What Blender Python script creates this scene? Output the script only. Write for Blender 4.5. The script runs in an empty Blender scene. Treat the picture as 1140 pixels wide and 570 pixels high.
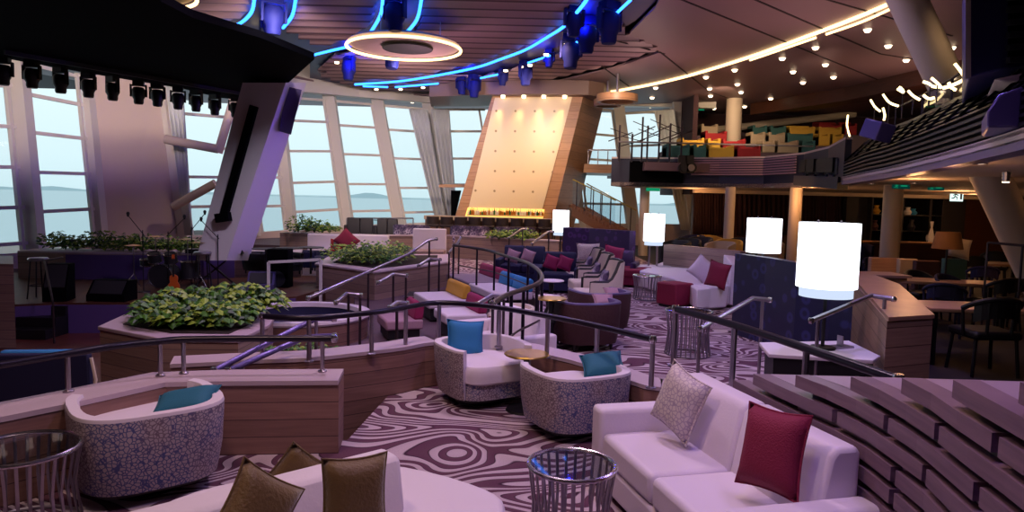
import bpy, math, random
from mathutils import Vector, Matrix, Euler
S = bpy.context.scene
COL = S.collection
rnd = random.Random(7)
PI = math.pi
# ------------------------------------------------------------ camera
F = 780.0
PITCH = math.radians(4.62); ROLL = math.radians(1.4); H = 2.0
cF = Vector((0, math.cos(PITCH), -math.sin(PITCH)))
_R0 = Vector((1, 0, 0)); _U0 = Vector((0, math.sin(PITCH), math.cos(PITCH)))
cR = _R0*math.cos(ROLL) + _U0*math.sin(ROLL)
cU = _U0*math.cos(ROLL) - _R0*math.sin(ROLL)
def ray(px, py): return cF + cR*((px-570)/F) - cU*((py-285)/F)
def Z(px, py, z=0.0):
    d = ray(px, py); t = (z-H)/d.z
    return Vector((d.x*t, d.y*t, z))
def Yp(px, py, y):
    d = ray(px, py); t = y/d.y
    return Vector((d.x*t, y, H+d.z*t))
cam = bpy.data.cameras.new('camera'); co = bpy.data.objects.new('camera', cam); COL.objects.link(co)
cam.sensor_width = 36; cam.lens = F/1140*36; cam.clip_end = 60000
m = Matrix((( cR.x, cU.x, -cF.x), (cR.y, cU.y, -cF.y), (cR.z, cU.z, -cF.z)))
co.matrix_world = Matrix.Translation((0, 0, H)) @ m.to_4x4()
S.camera = co
vs = S.view_settings; vs.view_transform = 'Standard'; vs.look = 'None'; vs.gamma = 1; vs.exposure = 0.0; vs.use_curve_mapping = False
S.cycles.use_denoising = True
S.cycles.max_bounces = 7; S.cycles.transparent_max_bounces = 12
S.cycles.sample_clamp_indirect = 4
# ------------------------------------------------------------ materials
def lin(c):
    if isinstance(c, str):
        c = c.lstrip('#'); c = [int(c[i:i+2], 16)/255 for i in (0, 2, 4)]
    return tuple((x/12.92 if x <= .04045 else ((x+.055)/1.055)**2.4) for x in c)+(1,)
MATS = {}
def mat(name, col, rough=.6, metal=0, emit=0, ecol=None, spec=.5, bump=None, sheen=0):
    m = bpy.data.materials.new(name); m.use_nodes = True; MATS[name] = m
    b = m.node_tree.nodes['Principled BSDF']
    b.inputs['Base Color'].default_value = lin(col); b.inputs['Roughness'].default_value = rough
    b.inputs['Metallic'].default_value = metal; b.inputs['Specular IOR Level'].default_value = spec
    if sheen: b.inputs['Sheen Weight'].default_value = sheen
    if emit:
        b.inputs['Emission Color'].default_value = lin(ecol or col); b.inputs['Emission Strength'].default_value = emit
    nt = m.node_tree
    if bump:
        sc, st = bump
        n = nt.nodes.new('ShaderNodeTexNoise'); n.inputs['Scale'].default_value = sc; n.inputs['Detail'].default_value = 4
        tc = nt.nodes.new('ShaderNodeTexCoord'); nt.links.new(tc.outputs['Object'], n.inputs['Vector'])
        bp = nt.nodes.new('ShaderNodeBump'); bp.inputs['Strength'].default_value = st; bp.inputs['Distance'].default_value = .01
        nt.links.new(n.outputs['Fac'], bp.inputs['Height']); nt.links.new(bp.outputs['Normal'], b.inputs['Normal'])
    return m
def nodes(m): return m.node_tree, m.node_tree.nodes, m.node_tree.links, m.node_tree.nodes['Principled BSDF']
def ramp(nt, stops, interp='LINEAR'):
    r = nt.nodes.new('ShaderNodeValToRGB'); r.color_ramp.interpolation = interp
    e = r.color_ramp.elements
    while len(e) < len(stops): e.new(.5)
    for i, (p, c) in enumerate(stops):
        e[i].position = p; e[i].color = lin(c)
    return r
def wood(name, c1, c2, seam=None, plank=(1.2, .13), rough=.45, horiz=True, scale=1.0):
    """wood boards: grain noise stretched along the boards and thin dark joints"""
    m = mat(name, c1, rough); nt, N, L, b = nodes(m)
    tc = N.new('ShaderNodeTexCoord')
    mp = N.new('ShaderNodeMapping'); L.new(tc.outputs['Object'], mp.inputs['Vector'])
    mp.inputs['Scale'].default_value = (1.2*scale, 1.2*scale, 22*scale) if horiz else (22*scale, 22*scale, 1.0*scale)
    n = N.new('ShaderNodeTexNoise'); n.inputs['Scale'].default_value = 2.2; n.inputs['Detail'].default_value = 5
    L.new(mp.outputs[0], n.inputs['Vector'])
    r = ramp(nt, [(.3, c1), (.7, c2)]); L.new(n.outputs['Fac'], r.inputs['Fac'])
    out = r.outputs['Color']
    if seam:
        sp = N.new('ShaderNodeSeparateXYZ'); L.new(tc.outputs['Object'], sp.inputs[0])
        a = N.new('ShaderNodeMath'); a.operation = 'DIVIDE'; a.inputs[1].default_value = plank[1]; L.new(sp.outputs['Z' if horiz else 'X'], a.inputs[0])
        fr = N.new('ShaderNodeMath'); fr.operation = 'FRACT'; L.new(a.outputs[0], fr.inputs[0])
        lt = N.new('ShaderNodeMath'); lt.operation = 'LESS_THAN'; lt.inputs[1].default_value = .05; L.new(fr.outputs[0], lt.inputs[0])
        fl = N.new('ShaderNodeMath'); fl.operation = 'FLOOR'; L.new(a.outputs[0], fl.inputs[0])
        wn = N.new('ShaderNodeTexWhiteNoise'); wn.noise_dimensions = '1D'; L.new(fl.outputs[0], wn.inputs['W'])
        hv = N.new('ShaderNodeHueSaturation'); mr = N.new('ShaderNodeMapRange'); mr.inputs['To Min'].default_value = .85; mr.inputs['To Max'].default_value = 1.12
        L.new(wn.outputs['Value'], mr.inputs['Value']); L.new(mr.outputs[0], hv.inputs['Value']); L.new(out, hv.inputs['Color'])
        mx = N.new('ShaderNodeMix'); mx.data_type = 'RGBA'; L.new(lt.outputs[0], mx.inputs['Factor'])
        L.new(hv.outputs['Color'], mx.inputs['A']); mx.inputs['B'].default_value = lin(seam); out = mx.outputs['Result']
    L.new(out, b.inputs['Base Color'])
    return m
def emis(name, col, st, back=None):
    m = bpy.data.materials.new(name); m.use_nodes = True; MATS[name] = m
    nt = m.node_tree; nt.nodes.clear()
    e = nt.nodes.new('ShaderNodeEmission'); e.inputs[0].default_value = lin(col); e.inputs[1].default_value = st
    o = nt.nodes.new('ShaderNodeOutputMaterial'); nt.links.new(e.outputs[0], o.inputs[0]); return m
def glassy(name, tint='#eef4f6', fac=.08, gl=.03):
    m = bpy.data.materials.new(name); m.use_nodes = True; MATS[name] = m
    nt = m.node_tree; nt.nodes.clear()
    t = nt.nodes.new('ShaderNodeBsdfTransparent'); t.inputs[0].default_value = lin(tint)
    g = nt.nodes.new('ShaderNodeBsdfGlossy'); g.inputs['Roughness'].default_value = gl
    fr = nt.nodes.new('ShaderNodeFresnel'); fr.inputs[0].default_value = 1.45
    mx = nt.nodes.new('ShaderNodeMixShader'); ge = nt.nodes.new('ShaderNodeNewGeometry'); ml_ = nt.nodes.new('ShaderNodeMath'); ml_.operation = 'MULTIPLY_ADD'; ml_.inputs[1].default_value = -1; ml_.inputs[2].default_value = 1; nt.links.new(ge.outputs['Backfacing'], ml_.inputs[0])
    m2 = nt.nodes.new('ShaderNodeMath'); m2.operation = 'MULTIPLY'; nt.links.new(fr.outputs[0], m2.inputs[0]); nt.links.new(ml_.outputs[0], m2.inputs[1]); nt.links.new(m2.outputs[0], mx.inputs[0])
    nt.links.new(t.outputs[0], mx.inputs[1]); nt.links.new(g.outputs[0], mx.inputs[2])
    o = nt.nodes.new('ShaderNodeOutputMaterial'); nt.links.new(mx.outputs[0], o.inputs[0]); return m
mat('white_leather', '#dcd2dc', .55, bump=(60, .15)); mat('cream', '#d9cdbd', .6, bump=(60, .15))
mat('dark', '#0c0b10', .5); mat('black_matte', '#060608', .9, spec=.05); mat('charcoal', '#1d1b22', .6)
mat('chrome', '#c9c4cc', .25, 1); mat('steel', '#a69fa8', .35, 1); mat('dark_steel', '#4a4046', .4, .8)
mat('rail_black', '#1c1626', .3, .3); mat('gold_metal', '#b99a4a', .3, .9)
mat('teal', '#17637c', .75, bump=(150, .5)); mat('blue_fabric', '#2273a8', .8, bump=(150, .5)); mat('navy', '#15173f', .8)
mat('crimson', '#7d0c36', .75, bump=(120, .6)); mat('magenta', '#8d1750', .75, bump=(120, .4)); mat('red', '#9c1c22', .8)
mat('gold_fabric', '#5f4510', .55, bump=(60, .5), sheen=.4); mat('mustard', '#c99a33', .8); mat('teal_seat', '#35605f', .8); mat('tan', '#b09a80', .8)
mat('cushion_pink', '#a58392', .8); mat('wall_paint', '#cdb9ae', .8); mat('frame_paint', '#d6cfc8', .5)
mat('white_paint', '#e2dcda', .6); mat('column_paint', '#c8b6a2', .6); mat('ledge', '#b9a6b0', .45, bump=(30, .1))
mat('curtain_dark', '#33191f', .9); mat('screen_blue', '#2a2458', .6); mat('stage_purple', '#55407c', .6)
mat('sea', '#b2c5ca', .55); mat('land', '#9db3ba', .95)
mat('leaf', '#42731f', .5); mat('leaf_light', '#8aa636', .5); mat('leaf_dark', '#25481c', .5); mat('soil', '#20160f', .95)
mat('sheer', '#d7dbdc', .9); mat('terrace', '#5c4650', .7); mat('dark_floor', '#1a1216', .8)
mat('bolster_blue', '#2a82bd', .7); mat('seat_grey', '#857583', .7)
mat('ceil_smooth', '#8a7076', .5); mat('ceil_dark', '#2b1d22', .8); mat('purple_metal', '#6e629a', .35, .6)
mat('channel', '#10104e', .5); mat('fixture_blue_glow', '#10165a', .7, 0, spec=.2)  # blue glow on the hanging spotlights is put into their body colour
mat('bottle_amber', '#a8641c', .15); mat('bottle_green', '#2d5a2c', .15); mat('bottle_clear', '#d8c9a4', .15)
mat('plank_top', '#978290', .5); mat('brown_velvet', '#3b1c22', .75, bump=(25, .5)); mat('guitar_wood', '#b8521c', .35)
mat('bar_soffit', '#7c6258', .5); mat('ceil_rib_shade', '#4d3a42', .7); mat('brown_front', '#7a5a4c', .6); mat('stool_brown', '#2e211e', .6); mat('shade_brown', '#6b4a2a', .8); mat('sign_black', '#101214', .6)
emis('led_blue', '#2f7dff', 5); emis('led_warm', '#ffd596', 3.2); emis('lamp_glow', '#f0f4ff', 3.2); emis('lamp_low', '#d4e4ff', 1.0)
emis('down_glow', '#ffe0b8', 6); emis('led_neon', '#ffe2a0', 4.5); emis('exit_green', '#1fbf86', .5); emis('sign_white', '#d8f5ee', 1.4); emis('sign_green', '#0a5a50', .3)
emis('bar_glow', '#ffc060', 2.2); emis('led_purple', '#5a4bff', 2.5)
glassy('glass'); glassy('rail_glass', '#e4ebee')
wood('curb_wood', '#8f6c62', '#7d5c54', '#46302e', plank=(1, .135)); wood('plank_wood', '#7d6470', '#695260', rough=.5)
wood('fascia_wood', '#9a8278', '#8a7068', '#5b4750', plank=(1, .16)); wood('bar_wood', '#b08560', '#99704e', '#7a5639', plank=(1, .3), rough=.4)
wood('booth_wood', '#a3836f', '#8d6f5f', '#5c4438', plank=(1, .2)); wood('floor_wood', '#6e3a30', '#4f2824', rough=.4)
wood('table_wood', '#b08a72', '#9a7560', rough=.35); wood('dark_wood', '#5b3322', '#44251a', rough=.5); wood('stair_wood', '#7a5236', '#68442c')
wood('louver', '#1f1c24', '#17151b', rough=.45); mat('balcony_navy', '#22223a', .5)
# carpet: meandering contour bands
def carpet():
    m = mat('carpet', '#a08a9c', .95, spec=.1); nt, N, L, b = nodes(m)
    tc = N.new('ShaderNodeTexCoord'); mp = N.new('ShaderNodeMapping'); L.new(tc.outputs['Object'], mp.inputs[0]); mp.inputs['Scale'].default_value = (.62, 1.0, 0)
    mp.inputs['Location'].default_value = (3.3, 1.7, 0)
    n = N.new('ShaderNodeTexNoise'); n.noise_dimensions = '2D'; n.inputs['Scale'].default_value = 1.5; n.inputs['Detail'].default_value = .5; n.inputs['Roughness'].default_value = .4
    n.inputs['Distortion'].default_value = .5
    L.new(mp.outputs[0], n.inputs['Vector'])
    mu = N.new('ShaderNodeMath'); mu.operation = 'MULTIPLY'; mu.inputs[1].default_value = 11.0; L.new(n.outputs['Fac'], mu.inputs[0])
    sp = N.new('ShaderNodeSeparateXYZ'); L.new(tc.outputs['Object'], sp.inputs[0]); g1 = N.new('ShaderNodeMath'); g1.operation = 'MULTIPLY_ADD'; g1.inputs[1].default_value = 1.7; L.new(sp.outputs['Y'], g1.inputs[0]); L.new(mu.outputs[0], g1.inputs[2]); mu = g1
    fr = N.new('ShaderNodeMath'); fr.operation = 'FRACT'; L.new(mu.outputs[0], fr.inputs[0])
    r = ramp(nt, [(0, '#3e2638'), (.06, '#654256'), (.44, '#6b4a5a'), (.49, '#3e2638'), (.54, '#c2b0b8'), (.96, '#cbb9c0'), (1, '#3e2638')]); L.new(fr.outputs[0], r.inputs[0])
    n2 = N.new('ShaderNodeTexNoise'); n2.inputs['Scale'].default_value = 90; L.new(tc.outputs['Object'], n2.inputs['Vector'])
    mx = N.new('ShaderNodeMix'); mx.data_type = 'RGBA'; mx.blend_type = 'MULTIPLY'; mx.inputs['Factor'].default_value = .35
    L.new(r.outputs[0], mx.inputs['A']); L.new(n2.outputs['Fac'], mx.inputs['B']); L.new(mx.outputs['Result'], b.inputs['Base Color'])
carpet()
def crackle(name, cell, gap, blue, sc=26, th=.12):
    m = mat(name, cell, .6); nt, N, L, b = nodes(m)
    tc = N.new('ShaderNodeTexCoord'); v = N.new('ShaderNodeTexVoronoi'); v.feature = 'DISTANCE_TO_EDGE'; v.inputs['Scale'].default_value = sc
    L.new(tc.outputs['Object'], v.inputs['Vector'])
    r = ramp(nt, [(0, '#000000'), (th, '#000000'), (th+.08, '#ffffff')]); L.new(v.outputs['Distance'], r.inputs[0])
    n = N.new('ShaderNodeTexNoise'); n.inputs['Scale'].default_value = 3; L.new(tc.outputs['Object'], n.inputs['Vector'])
    r2 = ramp(nt, [(.45, gap), (.6, blue)]); L.new(n.outputs['Fac'], r2.inputs[0])
    mx = N.new('ShaderNodeMix'); mx.data_type = 'RGBA'; L.new(r.outputs[0], mx.inputs['Factor']); L.new(r2.outputs[0], mx.inputs['A']); mx.inputs['B'].default_value = lin(cell)
    L.new(mx.outputs['Result'], b.inputs['Base Color']); return m
crackle('crackle', '#aa9da2', '#715f6c', '#454d80', 42, .06)
crackle('print_cushion', '#cfc4bc', '#b0a2a6', '#a394a2', 34, .05)
crackle('print_purple', '#5a4a6c', '#33284c', '#c4b6cc', 9, .1)
def rings(name, base, ring):
    m = mat(name, base, .5); nt, N, L, b = nodes(m)
    tc = N.new('ShaderNodeTexCoord'); v = N.new('ShaderNodeTexVoronoi'); v.inputs['Scale'].default_value = 4.2; v.inputs['Randomness'].default_value = .6; L.new(tc.outputs['Object'], v.inputs['Vector'])
    r = ramp(nt, [(.12, base), (.2, ring), (.3, ring), (.38, base)]); L.new(v.outputs['Distance'], r.inputs[0]); L.new(r.outputs[0], b.inputs['Base Color'])
rings('ring_blue', '#16163f', '#2c2c66'); rings('ring_purple', '#2c1746', '#4a2a66')
def bar_panel():
    m = mat('bar_panel', '#dcc89f', .35); nt, N, L, b = nodes(m)
    tc = N.new('ShaderNodeTexCoord'); mp = N.new('ShaderNodeMapping'); L.new(tc.outputs['Object'], mp.inputs[0]); mp.inputs['Scale'].default_value = (1.35, 0, 1.3)
    v = N.new('ShaderNodeTexVoronoi'); v.inputs['Scale'].default_value = 1; v.inputs['Randomness'].default_value = 0; L.new(mp.outputs[0], v.inputs['Vector'])
    r = ramp(nt, [(.04, '#8a7350'), (.075, '#dcc89f')]); L.new(v.outputs['Distance'], r.inputs[0]); L.new(r.outputs[0], b.inputs['Base Color'])
bar_panel()
# ------------------------------------------------------------ mesh builder
class MB:
    def __init__(s): s.v = []; s.f = []; s.mi = []; s.cur = 0
    def face(s, idx): s.f.append(tuple(idx)); s.mi.append(s.cur)
    def add(s, vs, fs):
        o = len(s.v); s.v += [Vector(p) for p in vs]
        for f in fs: s.face([i+o for i in f])
        return s
    def box(s, c, d, rz=0, M=None):
        x, y, z = d[0]/2, d[1]/2, d[2]/2
        R = M or Matrix.Rotation(rz, 3, 'Z')
        vs = [Vector(c)+R@Vector((a*x, b*y, e*z)) for a in (-1, 1) for b in (-1, 1) for e in (-1, 1)]
        return s.add(vs, [(0, 1, 3, 2), (4, 6, 7, 5), (0, 4, 5, 1), (2, 3, 7, 6), (0, 2, 6, 4), (1, 5, 7, 3)])
    def bar(s, a, b, w, h=None):
        """rectangular bar from a to b"""
        a = Vector(a); b = Vector(b); d = (b-a); ln = d.length; d.normalize()
        up = Vector((0, 0, 1)) if abs(d.z) < .95 else Vector((0, 1, 0))
        sx = d.cross(up).normalized(); uz = sx.cross(d)
        R = Matrix((sx, d, uz)).transposed()
        return s.box((a+b)/2, (w, ln, h or w), M=R)
    def tube(s, pts, r, n=8, cap=True, closed=False):
        pts = [Vector(p) for p in pts]; rs = r if isinstance(r, (list, tuple)) else [r]*len(pts)
        N_ = len(pts); rings_ = []; o = len(s.v); prev = None
        for i, p in enumerate(pts):
            if closed: d = pts[(i+1) % N_]-pts[i-1]
            else: d = pts[min(i+1, N_-1)]-pts[max(i-1, 0)]
            if d.length < 1e-9: d = Vector((0, 0, 1))
            d.normalize()
            if prev is None: prev = Vector((0, 0, 1)) if abs(d.z) < .9 else Vector((1, 0, 0))
            a = (prev - d*prev.dot(d)); a = a.normalized() if a.length > 1e-6 else d.orthogonal().normalized(); b = d.cross(a); prev = a
            for k in range(n):
                t = 2*PI*k/n; s.v.append(p+(a*math.cos(t)+b*math.sin(t))*rs[i])
        for i in range(N_ if closed else N_-1):
            j = (i+1) % N_
            for k in range(n):
                s.face((o+i*n+k, o+i*n+(k+1) % n, o+j*n+(k+1) % n, o+j*n+k))
        if cap and not closed:
            s.face([o+k for k in range(n)][::-1]); s.face([o+(N_-1)*n+k for k in range(n)])
        return s
    def lathe(s, prof, n=24, c=(0, 0, 0)):
        o = len(s.v); c = Vector(c)
        for r, z in prof:
            for k in range(n):
                t = 2*PI*k/n; s.v.append(c+Vector((r*math.cos(t), r*math.sin(t), z)))
        for i in range(len(prof)-1):
            for k in range(n):
                s.face((o+i*n+k, o+i*n+(k+1) % n, o+(i+1)*n+(k+1) % n, o+(i+1)*n+k))
        cl = prof[0] == prof[-1]
        if prof[0][0] > 1e-4 and not cl: s.face([o+k for k in range(n)][::-1])
        if prof[-1][0] > 1e-4 and not cl: s.face([o+(len(prof)-1)*n+k for k in range(n)])
        return s
    def prism(s, poly, z0, z1):
        n = len(poly); o = len(s.v)
        for z in (z0, z1):
            for p in poly: s.v.append(Vector((p[0], p[1], z)))
        s.face([o+i for i in range(n)][::-1]); s.face([o+n+i for i in range(n)])
        for i in range(n): s.face((o+i, o+(i+1) % n, o+n+(i+1) % n, o+n+i))
        return s
    def loft(s, a, b):
        """two loops of 3D points, capped"""
        n = len(a); o = len(s.v); s.v += [Vector(p) for p in a]+[Vector(p) for p in b]
        s.face([o+i for i in range(n)][::-1]); s.face([o+n+i for i in range(n)])
        for i in range(n): s.face((o+i, o+(i+1) % n, o+n+(i+1) % n, o+n+i))
        return s
    def strip_wall(s, pts, w, z0, z1, side=1):
        """wall of width w following the plan polyline, offset to one side"""
        P = [Vector((p[0], p[1], 0)) for p in pts]; off = []
        for i, p in enumerate(P):
            d = (P[min(i+1, len(P)-1)]-P[max(i-1, 0)]).normalized(); off.append(p+Vector((-d.y, d.x, 0))*w*side)
        n = len(P)
        for i in range(n-1):
            a, b, c, d = P[i], P[i+1], off[i+1], off[i]
            o = len(s.v)
            for z in (z0, z1):
                for q in (a, b, c, d): s.v.append(Vector((q.x, q.y, z)))
            s.face((o+4, o+5, o+6, o+7)); s.face((o, o+3, o+2, o+1)); s.face((o, o+1, o+5, o+4)); s.face((o+2, o+3, o+7, o+6))
            if i == 0: s.face((o+3, o, o+4, o+7))
            if i == n-2: s.face((o+1, o+2, o+6, o+5))
        return s
    def build(s, name, mt, parent=None, smooth=False, bevel=0, seg=2, loc=None, rot=None, sub=0):
        me = bpy.data.meshes.new(name); me.from_pydata([tuple(v) for v in s.v], [], s.f); me.update()
        for k in (mt if isinstance(mt, (list, tuple)) else [mt]): me.materials.append(MATS[k])
        for p, i in zip(me.polygons, s.mi): p.material_index = i
        import bmesh
        bm = bmesh.new(); bm.from_mesh(me); bmesh.ops.remove_doubles(bm, verts=bm.verts, dist=1e-5); bmesh.ops.recalc_face_normals(bm, faces=bm.faces); bm.to_mesh(me); bm.free()
        if smooth:
            me.polygons.foreach_set('use_smooth', [True]*len(me.polygons)); me.set_sharp_from_angle(angle=math.radians(42))
        o = bpy.data.objects.new(name, me); COL.objects.link(o)
        if parent: o.parent = parent
        if loc is not None: o.location = loc
        if rot is not None: o.rotation_euler = rot
        if bevel:
            b = o.modifiers.new('b', 'BEVEL'); b.width = bevel; b.segments = seg; b.limit_method = 'ANGLE'; b.angle_limit = math.radians(40)
            me.polygons.foreach_set('use_smooth', [True]*len(me.polygons)); b.harden_normals = False
            me.set_sharp_from_angle(angle=math.radians(75))
        if sub:
            b = o.modifiers.new('s', 'SUBSURF'); b.levels = sub; b.render_levels = sub
        return o
def thing(name, label, cat, loc=(0, 0, 0), rz=0, group=None):
    o = bpy.data.objects.new(name, None); COL.objects.link(o); o.location = loc; o.rotation_euler = (0, 0, rz); o.empty_display_size = .1
    return tag(o, label, cat, group)
def tag(o, label, cat, group=None, kind=None):
    o['label'] = label; o['category'] = cat
    if group: o['group'] = group
    if kind: o['kind'] = kind
    return o
def struct(o, label=None):
    o['kind'] = 'structure'
    if label: o['label'] = label
    return o
def dup(root, loc, rz=None, label=None, group=None):
    r = root.copy(); COL.objects.link(r); r.location = loc
    if rz is not None: r.rotation_euler = (0, 0, rz)
    if label: r['label'] = label
    if group: r['group'] = group
    for ch in list(root.children):
        c = ch.copy(); COL.objects.link(c); c.parent = r
        for g in list(ch.children):
            d = g.copy(); COL.objects.link(d); d.parent = c
    return r
def smoothpts(pts, n=6, closed=False):
    """Catmull-Rom"""
    P = [Vector(p) for p in pts]; out = []; N_ = len(P)
    for i in range(N_ if closed else N_-1):
        if closed: p0, p1, p2, p3 = P[i-1], P[i], P[(i+1) % N_], P[(i+2) % N_]
        else: p0, p1, p2, p3 = P[max(i-1, 0)], P[i], P[i+1], P[min(i+2, N_-1)]
        for k in range(n):
            t = k/n; out.append(.5*((2*p1)+(p2-p0)*t+(2*p0-5*p1+4*p2-p3)*t*t+(3*p1-p0-3*p2+p3)*t**3))
    if not closed: out.append(P[-1])
    return out
def pillow(name, w, h, t, mt, label, loc, rot, group=None, cat='cushion', piping=True):
    """square throw cushion, plump with pinched corners; stands on its lower edge with its face towards -Y"""
    b = MB(); n = 10; o = 0
    def P(i, j, sgn):
        u = -1+2*i/n; v = -1+2*j/n
        pinch = 1-.10*(1-u*u)-0.0; pv = 1-.10*(1-v*v)
        x = u*w/2*(pv); z = v*h/2*(pinch)
        th = t/2*max(0, (1-u**4)*(1-v**4))**.6
        return Vector((x, sgn*th, z))
    for sgn in (-1, 1):
        o = len(b.v)
        for j in range(n+1):
            for i in range(n+1): b.v.append(P(i, j, sgn))
        for j in range(n):
            for i in range(n):
                a = o+j*(n+1)+i; b.face((a, a+1, a+n+2, a+n+1))
    ob = b.build(name, mt, None, smooth=True); ob.data.set_sharp_from_angle(angle=math.radians(180))
    ob.location = loc; ob.rotation_euler = rot
    tag(ob, label, cat, group)
    if piping:
        e = [P(i, 0, 1) for i in range(n)]+[P(n, j, 1) for j in range(n)]+[P(n-i, n, 1) for i in range(n)]+[P(0, n-j, 1) for j in range(n)]
        MB().tube(e, .006, 6, closed=True).build('piping', mt, ob, smooth=True)
    return ob
# ------------------------------------------------------------ world, sea
w = bpy.data.worlds.new('world'); S.world = w; w.use_nodes = True
nt = w.node_tree; bg = nt.nodes['Background']
tc = nt.nodes.new('ShaderNodeTexCoord'); sx = nt.nodes.new('ShaderNodeSeparateXYZ'); nt.links.new(tc.outputs['Generated'], sx.inputs[0])
rr = ramp(nt, [(.0, '#c2d8dd'), (.04, '#cbdfe3'), (.25, '#e3eef0'), (1, '#c8dce4')]); nt.links.new(sx.outputs['Z'], rr.inputs[0]); nt.links.new(rr.outputs[0], bg.inputs[0])
bg.inputs[1].default_value = 1.42
sea = MB().add([(-30000, 60, -30), (30000, 60, -30), (30000, 30000, -30), (-30000, 30000, -30)], [(0, 1, 2, 3)]).build('sea', 'sea'); struct(sea)
b = MB(); ridge = []
for i in range(161):
    x = -9000+i*18000/160
    hgt = -25+42*max(0, math.sin(i*.31+1)+.5*math.sin(i*.83))+10*rnd.random()
    ridge.append((x, hgt))
for (x0, h0), (x1, h1) in zip(ridge, ridge[1:]):
    o = len(b.v); b.v += [Vector((x0, 9000, -30)), Vector((x1, 9000, -30)), Vector((x1, 9600, h1)), Vector((x0, 9600, h0)), Vector((x0, 10400, -30)), Vector((x1, 10400, -30))]
    b.face((o, o+1, o+2, o+3)); b.face((o+3, o+2, o+5, o+4))
struct(b.build('distant_hills', 'land'))
# ------------------------------------------------------------ floors
CZ = -.8
W1 = [Vector((-6.5, 2.7, 0)), Vector((-4.2, 3.55, 0))]+[Vector((p.x, p.y, 0)) for p in (Z(0, 464, .58), Z(90, 446, .58), Z(185, 425, .58), Z(240, 424, .58), Z(377, 423, .58))]
W2 = [Vector((p.x, p.y, 0)) for p in (Z(190, 405, .48), Z(290, 400, .48), Z(343, 398, .48), Z(400, 392, .48), Z(450, 386, .48), Z(488, 380, .48))]
W2 += [Vector((p.x, p.y, 0)) for p in (Z(560, 383, .46), Z(612, 395, .45), Z(648, 404, .45), Z(717, 428, .45), Z(760, 430, .45))]
W2 = smoothpts(W2, 3)
ARC = [(-.75, 7.95), (-.05, 8.35), (.3, 9.2), (.47, 10.6), (.5, 12.2), (.5, 13.8), (.4, 15.6), (-.3, 17.4), (-3.4, 19.0), (-3.4, 24)]
back1 = [(p.x, p.y+.3) for p in W1[:-1]]+[(W1[-1].x, W1[-1].y+.3)]
poly = [(-7, -6), (-7, 2.8)]+back1+[(p.x, p.y+.2) for p in W2 if p.x > W1[-1].x+.01 and p.x < -.8]+ARC+[(-3.4, 35), (4.6, 35), (4.6, 7), (2.6, 5.4), (2.6, -6)]
fl = MB().prism(poly, -.1, 0).build('floor', 'carpet'); struct(fl)
poly2 = [(2.6, -6), (2.6, 5.4), (4.6, 7), (4.6, 35), (34, 35), (34, -6)]
struct(MB().prism(poly2, -.1, 0).build('floor', 'dark_floor'))
struct(MB().prism([(-24, -6), (12, -6), (12, 36), (-24, 36)], CZ-.1, CZ).build('floor', 'floor_wood'))
sk = MB().strip_wall([(x, y) for x, y in ARC], .08, CZ, -.001, -1).build('trim_1', 'fascia_wood'); struct(sk)
# mid tier
TIER = [(-3.1, 9.2), (-2.2, 8.3), (-.75, 8.05), (-.05, 8.45), (.25, 9.25), (.41, 10.6), (.44, 12.2), (.44, 13.8), (.34, 15.6), (-.35, 17.3), (-3.5, 18.9), (-3.5, 21.6), (-5.0, 21.6), (-3.0, 13.5)]
struct(MB().prism(TIER, CZ, -.30).build('floor', 'terrace'))
# ------------------------------------------------------------ near curved low walls
def low_wall(name, pts, w_, z0, z1, side):
    r = MB().strip_wall(pts, w_, z0, z1-.035, side).build(name, 'curb_wood')
    MB().strip_wall([(p[0], p[1]-.015) for p in pts], w_+.03, z1-.035, z1, side).build('ledge', 'ledge', r)
    struct(r); return r
low_wall('wall_left_low', W1, .34, CZ, .58, 1)
low_wall('wall_curved_low', [p for p in W2 if p.x < -.7], .30, CZ, .48, 1)
low_wall('wall_curved_low', [p for p in W2 if p.x >= -.75], .26, 0, .45, 1)
# side curb running to the patterned screen wall
# ------------------------------------------------------------ walls around the room
def interp(t, tab):
    for (a, va), (b_, vb) in zip(tab, tab[1:]):
        if t <= b_: return va+(vb-va)*max(0, (t-a))/(b_-a)
    return tab[-1][1]
YW = [(-260, 15), (-120, 16.5), (0, 19), (110, 21.5), (240, 24.5), (330, 28), (400, 30.5), (470, 32), (560, 33), (700, 33), (790, 31.5)]
SILL = [(-200, 290), (0, 283), (110, 273), (240, 262), (330, 256), (500, 247), (790, 250)]
def WP(px, py, ref): return Yp(px, py, interp(ref, YW))
def window(i, tl, tr, br, bl, fr, wl=.42, wr=.0, hb=.1, frac=None):
    """slanted window bay: frame mesh with mullions and cross bars, pane as its glass"""
    A, B_, C_, D = WP(*tl, bl[0]), WP(*tr, br[0]), WP(*br, br[0]), WP(*bl, bl[0])
    b = MB()
    if wl: b.bar(D-Vector((0, 0, .1)), A+Vector((0, 0, .3)), wl, .35)
    if wr: b.bar(C_-Vector((0, 0, .1)), B_+Vector((0, 0, .3)), wr, .35)
    # slim inner frame lines
    u = (B_-A).normalized()
    for P, Q, s_ in ((D, A, 1), (C_, B_, -1)):
        b.bar(P+u*s_*.28, Q+u*s_*.28, .09, .12)
    for t in frac: b.bar(A.lerp(D, t), B_.lerp(C_, t), .1, hb)
    o = b.build('window_%d' % i, 'frame_paint'); struct(o)
    MB().add([A+Vector((0, .05, 0)), B_+Vector((0, .05, 0)), C_+Vector((0, .05, 0)), D+Vector((0, .05, 0))], [(0, 1, 2, 3)]).build('pane', 'glass', o)
f5 = (0, .17, .37, .58, .79, 1)
window(1, (-95, 46), (15, 60), (37, 283), (-70, 292), f5, .5, 0, frac=(0, .16, .36, .56, .76, .94))
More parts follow.
